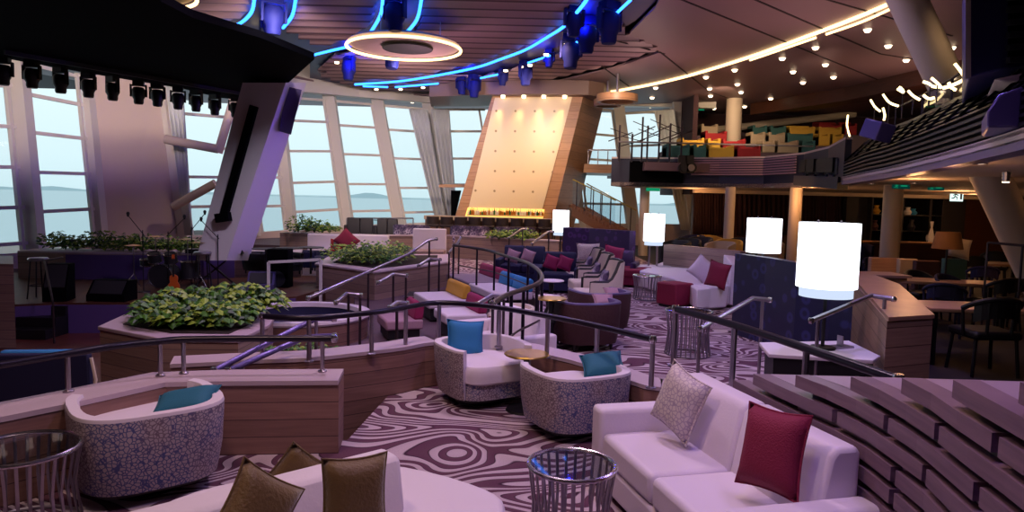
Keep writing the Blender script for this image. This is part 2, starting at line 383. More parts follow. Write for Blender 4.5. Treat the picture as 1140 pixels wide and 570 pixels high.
window(2, (15, 62), (96, 84), (115, 272), (38, 283), f5, .55, .2, frac=(.02, .18, .375, .58, .785, .97))
window(3, (182, 94), (262, 103), (285, 260), (206, 264), f5, .3, 0, frac=(0, .18, .4, .6, .8, 1))
window(4, (262, 100), (308, 108), (324, 257), (285, 260), f5, .3, 0, frac=(0, .2, .38, .6, .81, 1))
window(5, (308, 108), (366, 112), (387, 252), (324, 257), f5, .42, 0, frac=(0, .17, .4, .64, .86, 1))
window(6, (366, 112), (420, 117), (445, 250), (387, 252), f5, .5, 0, frac=(0, .19, .42, .66, .88, 1))
window(7, (420, 117), (476, 122), (497, 248), (445, 250), f5, .5, 0, frac=(0, .2, .44, .69, .9, 1))
window(8, (476, 122), (540, 122), (560, 248), (497, 248), f5, .5, 0, frac=(0, .19, .43, .66, .9, 1))
window(9, (632, 118), (688, 124), (706, 262), (650, 262), f5, .3, 0, frac=(0, .2, .4, .5, .75, 1))
window(10, (688, 124), (754, 120), (774, 262), (706, 262), f5, .5, .45, frac=(.02, .28, .49, .58, 1))
# solid wall bay between windows 2 and 3
A, B_, C_, D = WP(98, 70, 117), WP(182, 85, 206), WP(206, 290, 206), WP(117, 290, 117)
struct(MB().loft([A, B_, C_, D], [p+Vector((.05, .5, 0)) for p in (A, B_, C_, D)]).build('wall_panel', 'wall_paint'))
# sill wall and header along the window line
def line_wall(name, pxs, z0fn, z1fn, mt, th=.4, dy=0):
    b = MB(); P = []
    for px in pxs:
        y = interp(px, YW); x = (Yp(px, 240, y)).x; P.append((x, y+dy, z0fn(px, y), z1fn(px, y)))
    for (x0, y0, a0, c0), (x1, y1, a1, c1) in zip(P, P[1:]):
        b.loft([(x0, y0, a0), (x1, y1, a1), (x1, y1, c1), (x0, y0, c0)], [(x0, y0+th, a0), (x1, y1+th, a1), (x1, y1+th, c1), (x0, y0+th, c0)])
    o = b.build(name, mt); struct(o); return o
PXW = [-260, -120, 0, 60, 110, 180, 240, 290, 330, 400, 470, 560, 630, 700, 790]
line_wall('wall_sill', PXW, lambda p, y: CZ, lambda p, y: Yp(p, interp(p, SILL), y).z, 'wall_paint', .4, -.15)
HDR = [(-200, 40), (0, 58), (110, 84), (240, 97), (330, 104), (420, 113), (520, 119), (700, 119), (790, 122)]
line_wall('wall_header', PXW, lambda p, y: Yp(p-20, interp(p-20, HDR)-1, y).z, lambda p, y: 7.3, 'frame_paint', .5, -.2)
xl, yl = Yp(-260, 240, 15).x, 15
struct(MB().box((xl-.1, (yl-6)/2, 3), (.2, yl+6, 8.2)).build('wall_left', 'wall_paint'))
struct(MB().box((5, -6.1, 3), (60, .2, 8.2)).build('wall_back', 'wall_paint'))
struct(MB().box((28, 15, 3), (.2, 42, 8.2)).build('wall_right', 'dark_wood'))
# rear wall below and above the balcony
xb0 = Yp(772, 240, 29.5).x
struct(MB().box(((xb0+28)/2, 29.7, 1.2), (28-xb0, .3, 3.0)).build('wall_rear', 'dark_wood'))
struct(MB().box(((xb0+28)/2, 35.5, 4.6), (28-xb0, .3, 4.4)).build('wall_rear', 'curtain_dark'))
struct(MB().box((xb0-.1, 32.5, 4.6), (.2, 6, 4.4)).build('wall_rear', 'curtain_dark'))
# ------------------------------------------------------------ ceiling
struct(MB().box((3, 15, 7.4), (64, 46, .2)).build('ceiling', 'ceil_dark'))
arcpx = [(330, 86), (385, 100), (430, 106), (500, 106), (560, 101), (620, 91), (680, 77), (736, 58)]
inner = [Z(x, y, 6.5) for x, y in arcpx]+[Z(700, 38, 6.5), Z(730, 8, 6.5), Z(760, -60, 6.5)]
sm = [(p.x, p.y) for p in inner]+[(inner[-1].x, -6), (28, -6), (28, 36), (-16, 36), (-22, 20), (-22, 16)]
struct(MB().prism(sm, 6.5, 6.56).build('ceiling', 'ceil_smooth'))
def scan(poly, y):
    xs = []
    n = len(poly)
    for i in range(n):
        (x0, y0), (x1, y1) = poly[i], poly[(i+1) % n]
        if (y0 <= y) != (y1 <= y): xs.append(x0+(x1-x0)*(y-y0)/(y1-y0))
    return sorted(xs)
def ribs(px, z, name='ceiling'):
    poly = [(p.x, p.y) for p in (Z(x, y, z) for x, y in px)]
    y0 = min(p[1] for p in poly); y1 = max(p[1] for p in poly); b = MB(); st = .06; y = y0+.02; prev = None
    k = 0
    while y < y1:
        xs = scan(poly, y); zz = z+.13*abs(math.cos(PI*y/.72))
        cur = None
        if len(xs) >= 2:
            # sheet edge follows the corrugation
            wob = .13*abs(math.cos(PI*y/.72))
            cur = (len(b.v), xs[0]+wob, xs[-1]+wob, y, zz)
            b.v += [Vector((xs[0]+wob, y, zz)), Vector((xs[-1]+wob, y, zz)), Vector((xs[0]+wob, y, zz+.04)), Vector((xs[-1]+wob, y, zz+.04))]
            if prev:
                b.cur = 1 if abs(math.cos(PI*(y-st/2)/.72)) < .16 else 0  # dark strip along each rib crease: shade put into the colour
                o, p = cur[0], prev[0]
                b.face((p, p+1, o+1, o)); b.face((p+2, o+2, o+3, p+3)); b.face((p, o, o+2, p+2)); b.face((p+1, p+3, o+3, o+1))
        prev = cur; y += st
    o = b.build(name, ['ceil_smooth', 'ceil_rib_shade']); struct(o)
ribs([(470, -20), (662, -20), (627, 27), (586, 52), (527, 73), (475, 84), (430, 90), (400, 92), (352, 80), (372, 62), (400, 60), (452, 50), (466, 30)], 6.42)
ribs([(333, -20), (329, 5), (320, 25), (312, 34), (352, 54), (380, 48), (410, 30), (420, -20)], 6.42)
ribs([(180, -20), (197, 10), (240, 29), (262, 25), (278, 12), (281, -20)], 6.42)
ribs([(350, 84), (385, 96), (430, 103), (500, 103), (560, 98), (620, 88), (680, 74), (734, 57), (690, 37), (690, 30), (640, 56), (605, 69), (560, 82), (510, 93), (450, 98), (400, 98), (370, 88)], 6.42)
chn = [(p.x, p.y) for p in (Z(x, y, 6.62) for x, y in [(150, -30), (200, 28), (345, 60), (345, 88), (400, 101), (500, 99), (600, 78), (650, 58), (712, 20), (760, -30)])]
struct(MB().prism(chn, 6.62, 6.66).build('ceiling', 'channel'))
# dark seams of the smooth ceiling panels
b = MB()
for pts in ([(650, 36), (740, 60)], [(755, -2), (1000, 98)], [(735, 58), (790, 102), (835, 118)], [(830, -5), (980, 60), (1075, 75)], [(670, 74), (700, 96)], [(905, -5), (1060, 40)], [(600, 92), (650, 106)]):
    q = [Z(x, y, 6.495) for x, y in pts]
    for a, c in zip(q, q[1:]): b.bar(a, c, .05, .02)
struct(b.build('trim_2', 'ceil_dark'))
# wood drop rim near rear right and oval pendants
struct(MB().loft([Z(835, 128, 6.0), Z(905, 122, 6.0), Z(1085, 95, 6.0), Z(1085, 82, 6.0), Z(940, 112, 6.0)], [p+Vector((0, 0, .5)) for p in (Z(835, 128, 6.0), Z(905, 122, 6.0), Z(1085, 95, 6.0), Z(1085, 82, 6.0), Z(940, 112, 6.0))]).build('trim_3', 'dark_wood'))
# ------------------------------------------------------------ LED strips
def led(px, z, mt, r, label, cat='led strip', group=None, n=5, name='led_strip'):
    q = smoothpts([Z(x, y, z) for x, y in px], n) if len(px) > 2 else [Z(x, y, z) for x, y in px]
    o = MB().tube(q, r, 6).build(name, mt, smooth=True); tag(o, label, cat, group); return o
led([(395, 94), (440, 91), (475, 86), (527, 76), (560, 65), (586, 55), (610, 41), (627, 30), (642, 14), (653, 0), (660, -15)], 6.36, 'led_blue', .042, 'long blue light strip curving along the inner edge of the ceiling channel')
led([(243, 31), (265, 27), (279, 15), (283, 0), (282, -12)], 6.36, 'led_blue', .042, 'short blue light strip hooking out above the black stage canopy, leftmost of all')
led([(315, 31), (325, 18), (329, 0), (330, -12)], 6.36, 'led_blue', .042, 'blue light strip on the left rim of the ribbed panel beside the canopy tip')
led([(412, 37), (423, 18), (426, 0), (426, -12)], 6.36, 'led_blue', .042, 'blue light strip rising left of the lamps over the halo ring')
led([(452, 37), (464, 22), (469, 0), (470, -12)], 6.36, 'led_blue', .042, 'blue light strip rising right of the lamps over the halo ring')
led([(350, 61), (370, 56), (388, 52)], 6.36, 'led_blue', .042, 'short blue light strip ending at the left side of the halo ring')
for a, c, t in (((404, 96), (432, 97), 'just right of the window soffit'), ((440, 97), (488, 93), 'with small white pin lights, under the long strip'), ((535, 87), (554, 83), 'between two hanging spotlights over the bar'), ((588, 70), (612, 62), 'right of the pair of spotlights above the bar'), ((642, 47), (675, 26), 'below the thickest cluster of spotlights'), ((684, 17), (702, 0), 'uppermost on the outer channel edge')):
    led([a, c], 6.36, 'led_blue', .035, 'short straight blue strip light '+t)
led([(648, 107), (700, 99), (760, 86), (830, 65), (900, 40), (960, 17), (1010, -5)], 6.45, 'led_warm', .05, 'long warm white light strip sweeping across the smooth ceiling')
led([(835, 67), (870, 55), (908, 42)], 6.45, 'led_warm', .035, 'short warm light strip parallel below the long one')
led([(920, 38), (960, 24), (1002, 5)], 6.45, 'led_warm', .035, 'short warm light strip at the top beside the slanted white column')
# halo rings
def halo(cx, cy, z, R_, label):
    c = Z(cx, cy, z); t = thing('halo_lamp', label, 'ceiling lamp', c)
    MB().tube([(R_*math.cos(a), R_*math.sin(a), 0) for a in [2*PI*i/64 for i in range(64)]], .038, 8, closed=True).build('light_ring', 'led_warm', t, smooth=True)
    MB().lathe([(.0, .05), (R_-.06, .05), (R_-.02, .1), (R_-.1, .16), (0, .16)], 48).build('disc', 'wall_paint', t, smooth=True)
    MB().lathe([(.28, .0), (.62, .0), (.64, .05), (.28, .05)], 32, (.1, -.1, -.03)).build('hub', 'charcoal', t)
    for a in (0, 2*PI/3, 4*PI/3): MB().tube([(.9*math.cos(a), .9*math.sin(a), .16), (.9*math.cos(a), .9*math.sin(a), 6.4-z)], .012, 6).build('hanger', 'steel', t)
halo(450, 54.5, 5.7, 1.42, 'round halo ceiling lamp with glowing rim, whole ring in view')
halo(148, -8, 5.7, 1.1, 'glowing halo ceiling lamp cut off by the top edge above the black canopy')
# downlights
for i, (x, y) in enumerate([(871, 64), (883, 79), (908, 52), (919, 71), (928, 85), (894, 91), (951, 104), (966, 32), (989, 50), (1009, 66), (1060, 52), (858, 109), (902, 107), (909, 115), (866, 116), (786, 85), (790, 98), (791, 106), (818, 77), (821, 93), (825, 102), (829, 118), (730, 97), (726, 108), (724, 118), (760, 120), (795, 120)]):
    c = Z(x, y, 6.49); t = thing('downlight', 'small round warm downlight in the smooth brown ceiling', 'downlight', c, group='downlights in the smooth ceiling')
    MB().lathe([(0, -.09), (.06, -.085), (.095, -.03), (.095, 0)], 12).build('lens', 'down_glow', t); MB().lathe([(.095, -.02), (.13, -.02), (.13, .0), (.095, .0), (.095, -.02)], 14).build('rim', 'steel', t)
for i, (x, y) in enumerate([(356, 101), (410, 107), (459, 113)]):
    c = Yp(x, y, 26.5)
    c.z = 6.49; c = Z(x, y, 6.49)
    t = thing('downlight', 'small downlight in the pale soffit above the sea windows', 'downlight', c, group='downlights above the sea windows')
    MB().lathe([(0, -.08), (.06, -.07), (.09, -.03), (.09, .0)], 12).build('lens', 'down_glow', t); MB().lathe([(.09, -.03), (.13, -.03), (.13, .0), (.09, .0), (.09, -.03)], 14).build('rim', 'steel', t)
# ------------------------------------------------------------ stage canopy
cp = [(p.x, p.y) for p in (Z(x, y, 4.6) for x, y in [(0, 64), (100, 82), (200, 98), (245, 109), (297, 114), (350, 66), (290, 42), (215, 20), (180, 2), (150, -40), (-300, -40), (-300, 20)])]
r = MB().prism(cp, 4.6, 4.72).build('stage_canopy', 'black_matte'); tag(r, 'black lighting canopy hanging over the stage', 'canopy')
MB().bar(Z(5, 58, 4.55), Z(290, 108, 4.55), .08, .08).build('batten', 'charcoal', r)
for x, y in ((10, 60), (100, 76), (200, 92), (290, 106)): MB().tube([(*Z(x, y, 4.6).xy, 4.71), (*Z(x, y, 4.6).xy, 7.3)], .03, 6).build('hanger', 'charcoal', r)
def moving_light(label, loc, rz=0, s=1.0, mt='fixture_blue_glow', group=None, lit=False):
    t = thing('stage_spotlight', label, 'stage light', loc, rz, group)
    MB().box((0, 0, -.05*s), (.22*s, .16*s, .1*s)).build('base', mt, t)
    b = MB()
    b.box((-.15*s, 0, -.21*s), (.03*s, .08*s, .26*s)); b.box((.15*s, 0, -.21*s), (.03*s, .08*s, .26*s)); b.box((0, 0, -.105*s), (.3*s, .09*s, .02*s)); b.build('yoke', mt, t)
    h = MB().lathe([(0, -.5*s), (.085*s, -.5*s), (.1*s, -.46*s), (.1*s, -.40*s), (.135*s, -.33*s), (.135*s, -.2*s), (.1*s, -.14*s), (0, -.13*s)], 14).build('head', mt, t, smooth=True)
    return t
ml = moving_light('black spotlight hanging from the stage canopy edge', Z(35, 68, 4.6), 0, 1.1, 'dark', 'spotlights along the stage canopy')
for x, y in [(3, 63), (67, 74), (98, 80), (125, 84), (154, 89), (175, 92), (198, 96), (218, 99), (239, 104), (262, 107), (281, 109)]:
    dup(ml, Z(x, y+1, 4.6), rnd.uniform(-.6, .6), None)
CH = [((305, -6), 1.8, 'dark blue lit spotlight at the top of the picture between the two left strips'), ((300, 12), 1.3, 'small dark spotlight above the canopy tip'), ((440, -8), 1.7, 'spotlight at the top of the cluster over the halo ring'), ((438, 40), 1.9, 'blue lit spotlight hanging right in front of the halo ring'), ((389, 60), 1.7, 'blue lit spotlight left of the halo ring'),
      ((514, 84), 1.4, 'tilted spotlight, left of the pair over the bar window'), ((528, 83), 1.7, 'upright spotlight, right of the pair over the bar window'), ((561, 76), 1.2, 'small spotlight with a white pin light over the bar panel'), ((585, 68), 1.6, 'larger blue lit spotlight over the right half of the bar panel'),
      ((612, 55), 1.1, 'small spotlight where the channel starts to climb'), ((637, 38), 1.9, 'big spotlight hanging at the widest part of the blue channel'), ((655, 18), 1.8, 'spotlight high on the right part of the blue channel'), ((679, 2), 1.9, 'spotlight nearest the top edge on the right part of the channel'), ((640, 4), 1.5, 'spotlight between the two long strips near the top edge')]
for (p, s, l) in CH:
    t = moving_light(l, Z(p[0], p[1], 6.6), rnd.uniform(-.8, .8), s)
    t.rotation_euler = (rnd.uniform(-.12, .12), 0, t.rotation_euler.z)
for i, (x, y) in enumerate([(264, 42), (284, 39), (375, 69), (305, 15), (649, 34), (580, 74), (590, 72), (522, 90), (563, 78), (630, 48), (608, 60), (419, 99), (446, 99), (471, 97)]):
    o = MB().lathe([(0, -.05), (.07, -.05), (.08, 0)], 12).build('pin_light', 'down_glow'); o.location = Z(x, y, 6.4); tag(o, 'tiny white pin light along the blue ceiling channel', 'pin light', 'pin lights along the blue channel')
# ------------------------------------------------------------ slanted stage column
def quadY(pts): return [Yp(x, y, d) for x, y, d in pts]
fr = quadY([(270, 92, 16), (318, 92, 16), (252, 290, 16), (218, 290, 16)]); bk = quadY([(283, 92, 17.2), (341, 92, 17.2), (277, 290, 17.2), (230, 290, 17.2)])
r = MB().loft(fr, bk).build('column', 'white_paint'); tag(r, 'thick white slanted column standing at the right of the stage', 'column', kind='structure')
b = MB().bar(Yp(283, 118, 15.9), Yp(250, 238, 15.9), .16, .14); b.bar(Yp(241, 243, 15.85), Yp(256, 241, 15.85), .2, .2); b.build('light_bar', 'black_matte', r)
r2 = MB().loft(quadY([(318, 96, 16.3), (336, 100, 16.3), (324, 150, 16.3), (311, 146, 16.3)]), quadY([(318, 96, 17), (336, 100, 17), (324, 150, 17), (311, 146, 17)])).build('speaker_box', 'purple_metal'); tag(r2, 'narrow purple grey speaker box beside the slanted column top', 'speaker')
# beige diagonal braces at window 3
for a, c, l in (((184, 155), (243, 166), 'upper beige diagonal brace across the window left of the slanted column'), ((193, 230), (240, 204), 'lower beige diagonal brace across the window left of the slanted column'), ((243, 170), (262, 105), 'steep beige brace beside the slanted column')):
    ya = 22.5; tag(MB().tube([Yp(*a, ya), Yp(*c, ya)], .14, 10).build('brace', 'wall_paint', smooth=True), l, 'brace')
# sheer curtains
def sheer(label, tl, tr, br, bl, y, mt='sheer', n=40, amp=.06, name='curtain'):
    A, B_, C_, D = [Yp(*p, y) for p in (tl, tr, br, bl)]; b = MB()
    for i in range(n+1):
        t = i/n; o_ = amp*math.sin(i*1.9)
        for k in range(5):
            s = k/4; p = A.lerp(B_, t).lerp(D.lerp(C_, t), s); b.v.append(p+Vector((0, o_, 0)))
    for i in range(n):
        for k in range(4): a = i*5+k; b.face((a, a+5, a+6, a+1))
    o = b.build(name, mt, smooth=True); md = o.modifiers.new('t', 'SOLIDIFY'); md.thickness = .01
    tag(o, label, 'curtain'); return o
sheer('sheer white curtain at the left of the window beside the stage column', (184, 94), (203, 96), (214, 262), (206, 262), 23.3)
sheer('sheer white curtain tapering down the third centre window', (455, 121), (476, 122), (497, 247), (485, 247), 30.5)
sheer('sheer white curtain right of the last mullion before the bar', (480, 122), (500, 122), (509, 247), (500, 247), 31)
sheer('sheer white curtain by the window right of the bar tower', (728, 124), (750, 122), (768, 256), (758, 256), 30.8)
# ------------------------------------------------------------ furniture makers
def sell(a, b, t, e=3.2):
    c, s = math.cos(t), math.sin(t)
    return a*math.copysign(abs(c)**(2/e), c), b*math.copysign(abs(s)**(2/e), s)
def face_rz(fx, fy): return math.atan2(fy, fx)+PI/2
def barrel(label, loc, rz, s=1.0, group=None, outer='crackle', inner='white_leather', h=.575, hb=.575, base='swivel', wid=.44, sweep=2.25):
    """tub chair, opening towards local -Y"""
    t = thing('tub_armchair', label, 'armchair', loc, rz, group); t.scale = (s, s, s)
    b = MB(); n = 30; prof = []
    for i in range(n+1):
        a = PI/2+sweep*(2*i/n-1); k = abs(2*i/n-1); ht = hb+(h-hb)*k**2
        xo, yo = sell(wid, wid, a); xi, yi = sell(wid-.075, wid-.075, a)
        prof.append([(xo*.90, yo*.90, .10), (xo*.97, yo*.97, .28), (xo, yo, ht-.02), (xo*.985, yo*.985, ht), (xi*1.02, yi*1.02, ht), (xi, yi, ht-.02), (xi*.97, yi*.97, .12)])
    m_ = len(prof[0]); 
    for p in prof: b.v += [Vector(q) for q in p]
    for i in range(n):
        for k in range(m_-1):
            b.cur = 0 if k < 2 else 1
            b.face((i*m_+k, (i+1)*m_+k, (i+1)*m_+k+1, i*m_+k+1))
    b.cur = 1; b.face([k for k in range(m_)]); b.face([n*m_+k for k in range(m_)][::-1])
    b.cur = 0
    for i in range(n): b.face((i*m_, i*m_+m_-1, (i+1)*m_+m_-1, (i+1)*m_))
    b.build('shell', [outer, inner], t, smooth=True)
    c = MB(); ang = [2*PI*i/28 for i in range(28)]
    lv = [(.88, .24), (.99, .27), (1, .33), (1, .39), (.94, .425), (.6, .435), (0.0, .437)]
    for r_, z in lv:
        for a in ang:
            x, y = sell((wid-.082)*r_, (wid-.05)*r_, a, 4); c.v.append(Vector((x, y-.035, z)))
    for i in range(len(lv)-1):
        for k in range(28): c.face((i*28+k, i*28+(k+1) % 28, (i+1)*28+(k+1) % 28, (i+1)*28+k))
    c.face(list(range(28))[::-1]); c.build('seat', inner, t, smooth=True)
    MB().prism([sell((wid-.09), (wid-.06), a, 4) for a in ang], .10, .25).build('seat_front', outer, t)
    if base == 'swivel':
        MB().lathe([(0, .0), (.24, 0), (.25, .015), (.05, .035), (.05, .10), (0, .10)], 24).build('base', 'dark', t, smooth=True)
        MB().prism([sell(wid*.8, wid*.8, a, 4) for a in ang], .07, .105).build('plinth', 'dark', t)
    else:
        for x in (-1, 1):
            for y in (-1, 1): MB().lathe([(.0, 0), (.018, 0), (.028, .12), (0, .12)], 8, (x*wid*.62, y*wid*.62, 0)).build('leg', 'dark', t)
    return t
def sofa(label, loc, rz, L=1.95, D=.9, armw=.17, seats=2, fab='white_leather', armh=.58, backh=.82, group=None, end_block=False):
    """front towards local -Y, origin at plan centre"""
    t = thing('sofa', label, 'sofa', loc, rz, group)
    aw = armw; inner = L-2*aw
    MB().box((0, 0, .14), (L-.03, D-.03, .18)).build('base', fab, t, bevel=.02)
    if aw:
        for s_ in (-1, 1): MB().box((s_*(L-aw)/2, 0, (armh+.05)/2), (aw, D, armh-.05)).build('armrest', fab, t, bevel=.035, seg=3)
    w = inner/seats
    for i in range(seats):
        x = -inner/2+w*(i+.5)
        MB().box((x, -.10, .33), (w-.012, D-.22, .19)).build('seat_cushion', fab, t, bevel=.04, seg=3)
        b = MB(); y1 = D/2-.005; y0 = D/2-.24
        pr = [(y0-.03, .40), (y0+.05, backh-.05), (y0+.09, backh), (y1-.02, backh), (y1, backh-.04), (y1, .12), (y0, .12)]
        b.loft([(x-w/2+.004, y, z) for y, z in pr], [(x+w/2-.004, y, z) for y, z in pr]); b.build('back_cushion', fab, t, bevel=.03, seg=3)
    for x in (-1, 1):
        for y in (-1, 1): MB().box((x*(L/2-.1), y*(D/2-.1), .03), (.06, .06, .06)).build('foot', 'dark', t)
    return t
def drum_table(label, loc, r=.25, h=.5, n=24, group=None):
    t = thing('drum_side_table', label, 'side table', loc, 0, group)
    MB().lathe([(0, h-.02), (r-.01, h-.02), (r-.01, h-.008), (0, h-.008)], 40).build('glass_top', 'rail_glass', t)
    MB().tube([(r*math.cos(a), r*math.sin(a), h-.012) for a in [2*PI*i/40 for i in range(40)]], .014, 8, closed=True).build('top_rim', 'chrome', t, smooth=True)
    b = MB()
    for i in range(n):
        a = 2*PI*i/n; rr_ = [1.0, .93, .88, .93, 1.0]
        q = [Vector((r*k*math.cos(a), r*k*math.sin(a), z)) for k, z in zip(rr_, (h-.02, h*.72, h*.5, h*.25, .01))]
        tx = Vector((-math.sin(a), math.cos(a), 0))*.0085
        for p0, p1 in zip(q, q[1:]):
            o = len(b.v); nn = Vector((math.cos(a), math.sin(a), 0))*.004
            b.v += [p0-tx-nn, p0+tx-nn, p0+tx+nn, p0-tx+nn, p1-tx-nn, p1+tx-nn, p1+tx+nn, p1-tx+nn]
            for f in ((0, 1, 5, 4), (1, 2, 6, 5), (2, 3, 7, 6), (3, 0, 4, 7)): b.face([o+k for k in f])
    b.build('slat_cage', 'steel', t)
    MB().tube([(r*.95*math.cos(a), r*.95*math.sin(a), .012) for a in [2*PI*i/40 for i in range(40)]], .012, 6, closed=True).build('base_ring', 'steel', t, smooth=True)
    return t
def pedestal_table(label, loc, r=.21, h=.62, top='gold_metal', slim=False):
    t = thing('pedestal_table', label, 'table', loc)
    MB().lathe([(0, h-.02), (r-.01, h-.02), (r, h-.01), (r-.008, h), (0, h)], 36).build('table_top', top, t, smooth=True)
    pr = [(0, h-.02), (.04, h-.02), (.045, h-.1), (.03, h*.72), (.075, h*.55), (.035, h*.42), (.07, h*.25), (.04, h*.12), (.17, .03), (.19, .0), (0, 0)] if not slim else [(0, h-.02), (.028, h-.02), (.028, .04), (.18, .02), (.19, 0), (0, 0)]
    MB().lathe(pr[::-1], 24).build('pedestal', 'dark', t, smooth=True); return t
def handrail(name, label, pts, r, posts, zb, mt='rail_black', pm='steel', n=4, pr=.018, drop=None, cat='handrail'):
    """pts: world points of the rail; posts: indexes/positions (world xy) dropped to zb"""
    t = thing(name, label, cat, (pts[0][0], pts[0][1], 0)); o = Vector((pts[0][0], pts[0][1], 0))
    q = smoothpts(pts, n) if n else [Vector(p) for p in pts]
    MB().tube([p-o for p in q], r, 10).build('rail', mt, t, smooth=True)
    for p in (q[0], q[-1]):
        MB().lathe([(0, -r*1.15), (r*.9, -r*1.1), (r*1.25, 0), (r*.9, r*1.1), (0, r*1.15)], 12, p-o).build('end_cap', 'chrome', t, smooth=True)
    for k, p in enumerate(posts):
        p = Vector(p); z0 = zb[k] if isinstance(zb, (list, tuple)) else zb
        b = MB().tube([(p.x-o.x, p.y-o.y, z0), (p.x-o.x, p.y-o.y, p.z-r*.6)], pr, 8); b.lathe([(0, 0), (pr*2, 0), (pr*2, .01), (pr, .02), (0, .02)], 12, (p.x-o.x, p.y-o.y, z0)); b.build('post', pm, t, smooth=True)
    return t
# ------------------------------------------------------------ foreground
c1 = barrel('tub armchair with crackle pattern shell beside the left drum table', (-2.46, 4.66, 0), face_rz(-.62, .78), 1.05)
c2 = barrel('tub armchair with crackle sides seen from the front, at left of the gold table', (-.27, 6.88, 0), face_rz(.5, -.86), 1.0)
c3 = barrel('tub armchair with crackle back turned to us, at right of the gold table', (.57, 6.02, 0), face_rz(-.45, .9), .98)
def pil_at(px, py, y, w, h, t, mt, label, rot, grp=None):
    return pillow('throw_cushion', w, h, t, mt, label, Yp(px, py, y), rot, grp)
R = math.radians
pil_at(205, 450, 4.70, .42, .36, .14, 'teal', 'teal cushion lying in the tub armchair by the left drum table', (R(-74), R(-10), R(8)))
pil_at(518, 378, 7.05, .40, .40, .13, 'blue_fabric', 'bright blue cushion upright in the front facing tub armchair', (R(-18), R(6), R(22)))
pil_at(671, 406, 6.2, .38, .34, .13, 'teal', 'teal cushion lying in the tub armchair right of the gold table', (R(-66), R(-8), R(0)))
pedestal_table('round gold topped table between the two tub armchairs', (Z(585, 463, 0).x, 6.55, 0), .215, .55, 'gold_metal', True)
s_d = Vector((.25, -.97, 0)).normalized(); p_d = Vector((-.97, -.25, 0)).normalized()
Ls = 1.88; Ds = .78
cs = Vector((1.345, 5.05, 0))+s_d*Ls/2+p_d*Ds/2
sofa('long white leather sofa with two cushions in front of the slatted wall', cs, face_rz(p_d.x, p_d.y), Ls, Ds, .17)
pil_at(757, 447, 4.5, .40, .42, .16, 'print_cushion', 'pale patterned cushion standing on the far corner of the long white sofa', (R(-14), R(14), R(-66)))
pil_at(860, 501, 3.5, .38, .43, .16, 'crimson', 'crimson cushion with gold flecks on the near end of the long white sofa', (R(-16), R(-4), R(-58)))
drum_table('chrome cage drum table standing alone in front of the long white sofa', (*Z(637, 515, .5).xy, 0), .25, .5, 27)
drum_table('chrome cage drum table with glass top cut by the left picture edge', (*Z(24, 497, .5).xy, 0), .30, .5, 30)
# island sofa with a middle backrest
t = thing('island_sofa', 'white double sided island sofa with gold brown cushions on its middle backrest', 'sofa', (-.9, 3.1, 0)); o = Vector((-.9, 3.1, 0))
pl = [(-1.75, 3.30), (-1.35, 3.76), (-.72, 3.98), (-.10, 3.66), (.0, 3.3), (-.12, 2.5), (-.5, 2.15), (-1.75, 2.2)]
q = [(p.x-o.x, p.y-o.y) for p in smoothpts([(x, y, 0) for x, y in pl], 5, True)]
MB().prism(q, .08, .27).build('base', 'white_leather', t, bevel=.02)
MB().prism([(x*.995, y*.995) for x, y in q], .275, .45).build('seat', 'white_leather', t, bevel=.035, seg=3)
B0 = Vector((-1.50, 2.62, 0)); B1 = Vector((-.58, 3.44, 0)); dd = (B1-B0).normalized(); nn = Vector((-dd.y, dd.x, 0))
b = MB(); a0 = B0-o; a1 = B1-o
pr = [(-.14, .44), (-.09, .70), (-.065, .725), (.065, .725), (.09, .70), (.14, .44)]
b.loft([a0+nn*w_+Vector((0, 0, z)) for w_, z in pr], [a1+nn*w_+Vector((0, 0, z)) for w_, z in pr]); b.build('backrest', 'white_leather', t, bevel=.03, seg=3)
for x, y in ((-1.5, 2.5), (-1.3, 3.5), (-.4, 3.6), (-.3, 2.6)): MB().box((x-o.x, y-o.y, .04), (.08, .08, .08)).build('foot', 'dark', t)
pil_at(287, 570, 2.72, .32, .32, .13, 'gold_fabric', 'gold brown velvet cushion, leftmost, propped up on a corner on the island sofa', (R(-20), R(38), R(40)))
pil_at(331, 540, 3.46, .36, .36, .12, 'gold_fabric', 'gold brown velvet cushion peeping over from behind the island sofa backrest', (R(16), R(38), R(35)))
pil_at(395, 553, 2.86, .30, .34, .13, 'gold_fabric', 'gold brown velvet cushion leaning upright near the end of the island backrest', (R(-12), R(6), R(38)))
# ---- rails on the low walls
zr = .85
P = [Z(x, y, zr) for x, y in [(-120, 424), (-30, 411), (75, 394), (130, 385), (178, 380), (204, 378), (280, 377), (359, 377), (372, 377)]]
handrail('guard_rail', 'dark handrail on chrome posts along the nearest low wall at left', P, .027, [P[1], P[2], P[4], P[5], P[7]], .58)
P = [Z(x, y, .87) for x, y in [(292, 352), (344, 354), (414, 348), (452, 342), (489, 337), (545, 341), (610, 352), (665, 363), (727, 378)]]
handrail('guard_rail', 'dark handrail curving behind the tub armchairs from planter to carpet edge', P, .028, [P[0], P[1], P[2], P[3], P[4], Z(556, 343, .87), P[6], P[7], P[8]], .46, pr=.022)
P = [Z(752, 344, 1.0), Z(818, 362, .99), Z(898, 388, .97), Z(1000, 423, .95)]
handrail('guard_rail', 'thick dark handrail with chrome end running down behind the long white sofa', P, .033, [P[0], P[1], P[2], P[3]], [.45, .45, .45, .5], pr=.026)
low_wall('wall_sofa_low', [Vector((p[0], p[1], 0)) for p in ((W2[-1].x, W2[-1].y), (1.75, 5.6), (2.05, 4.9), (2.3, 4.0))], .22, 0, .45, 1)
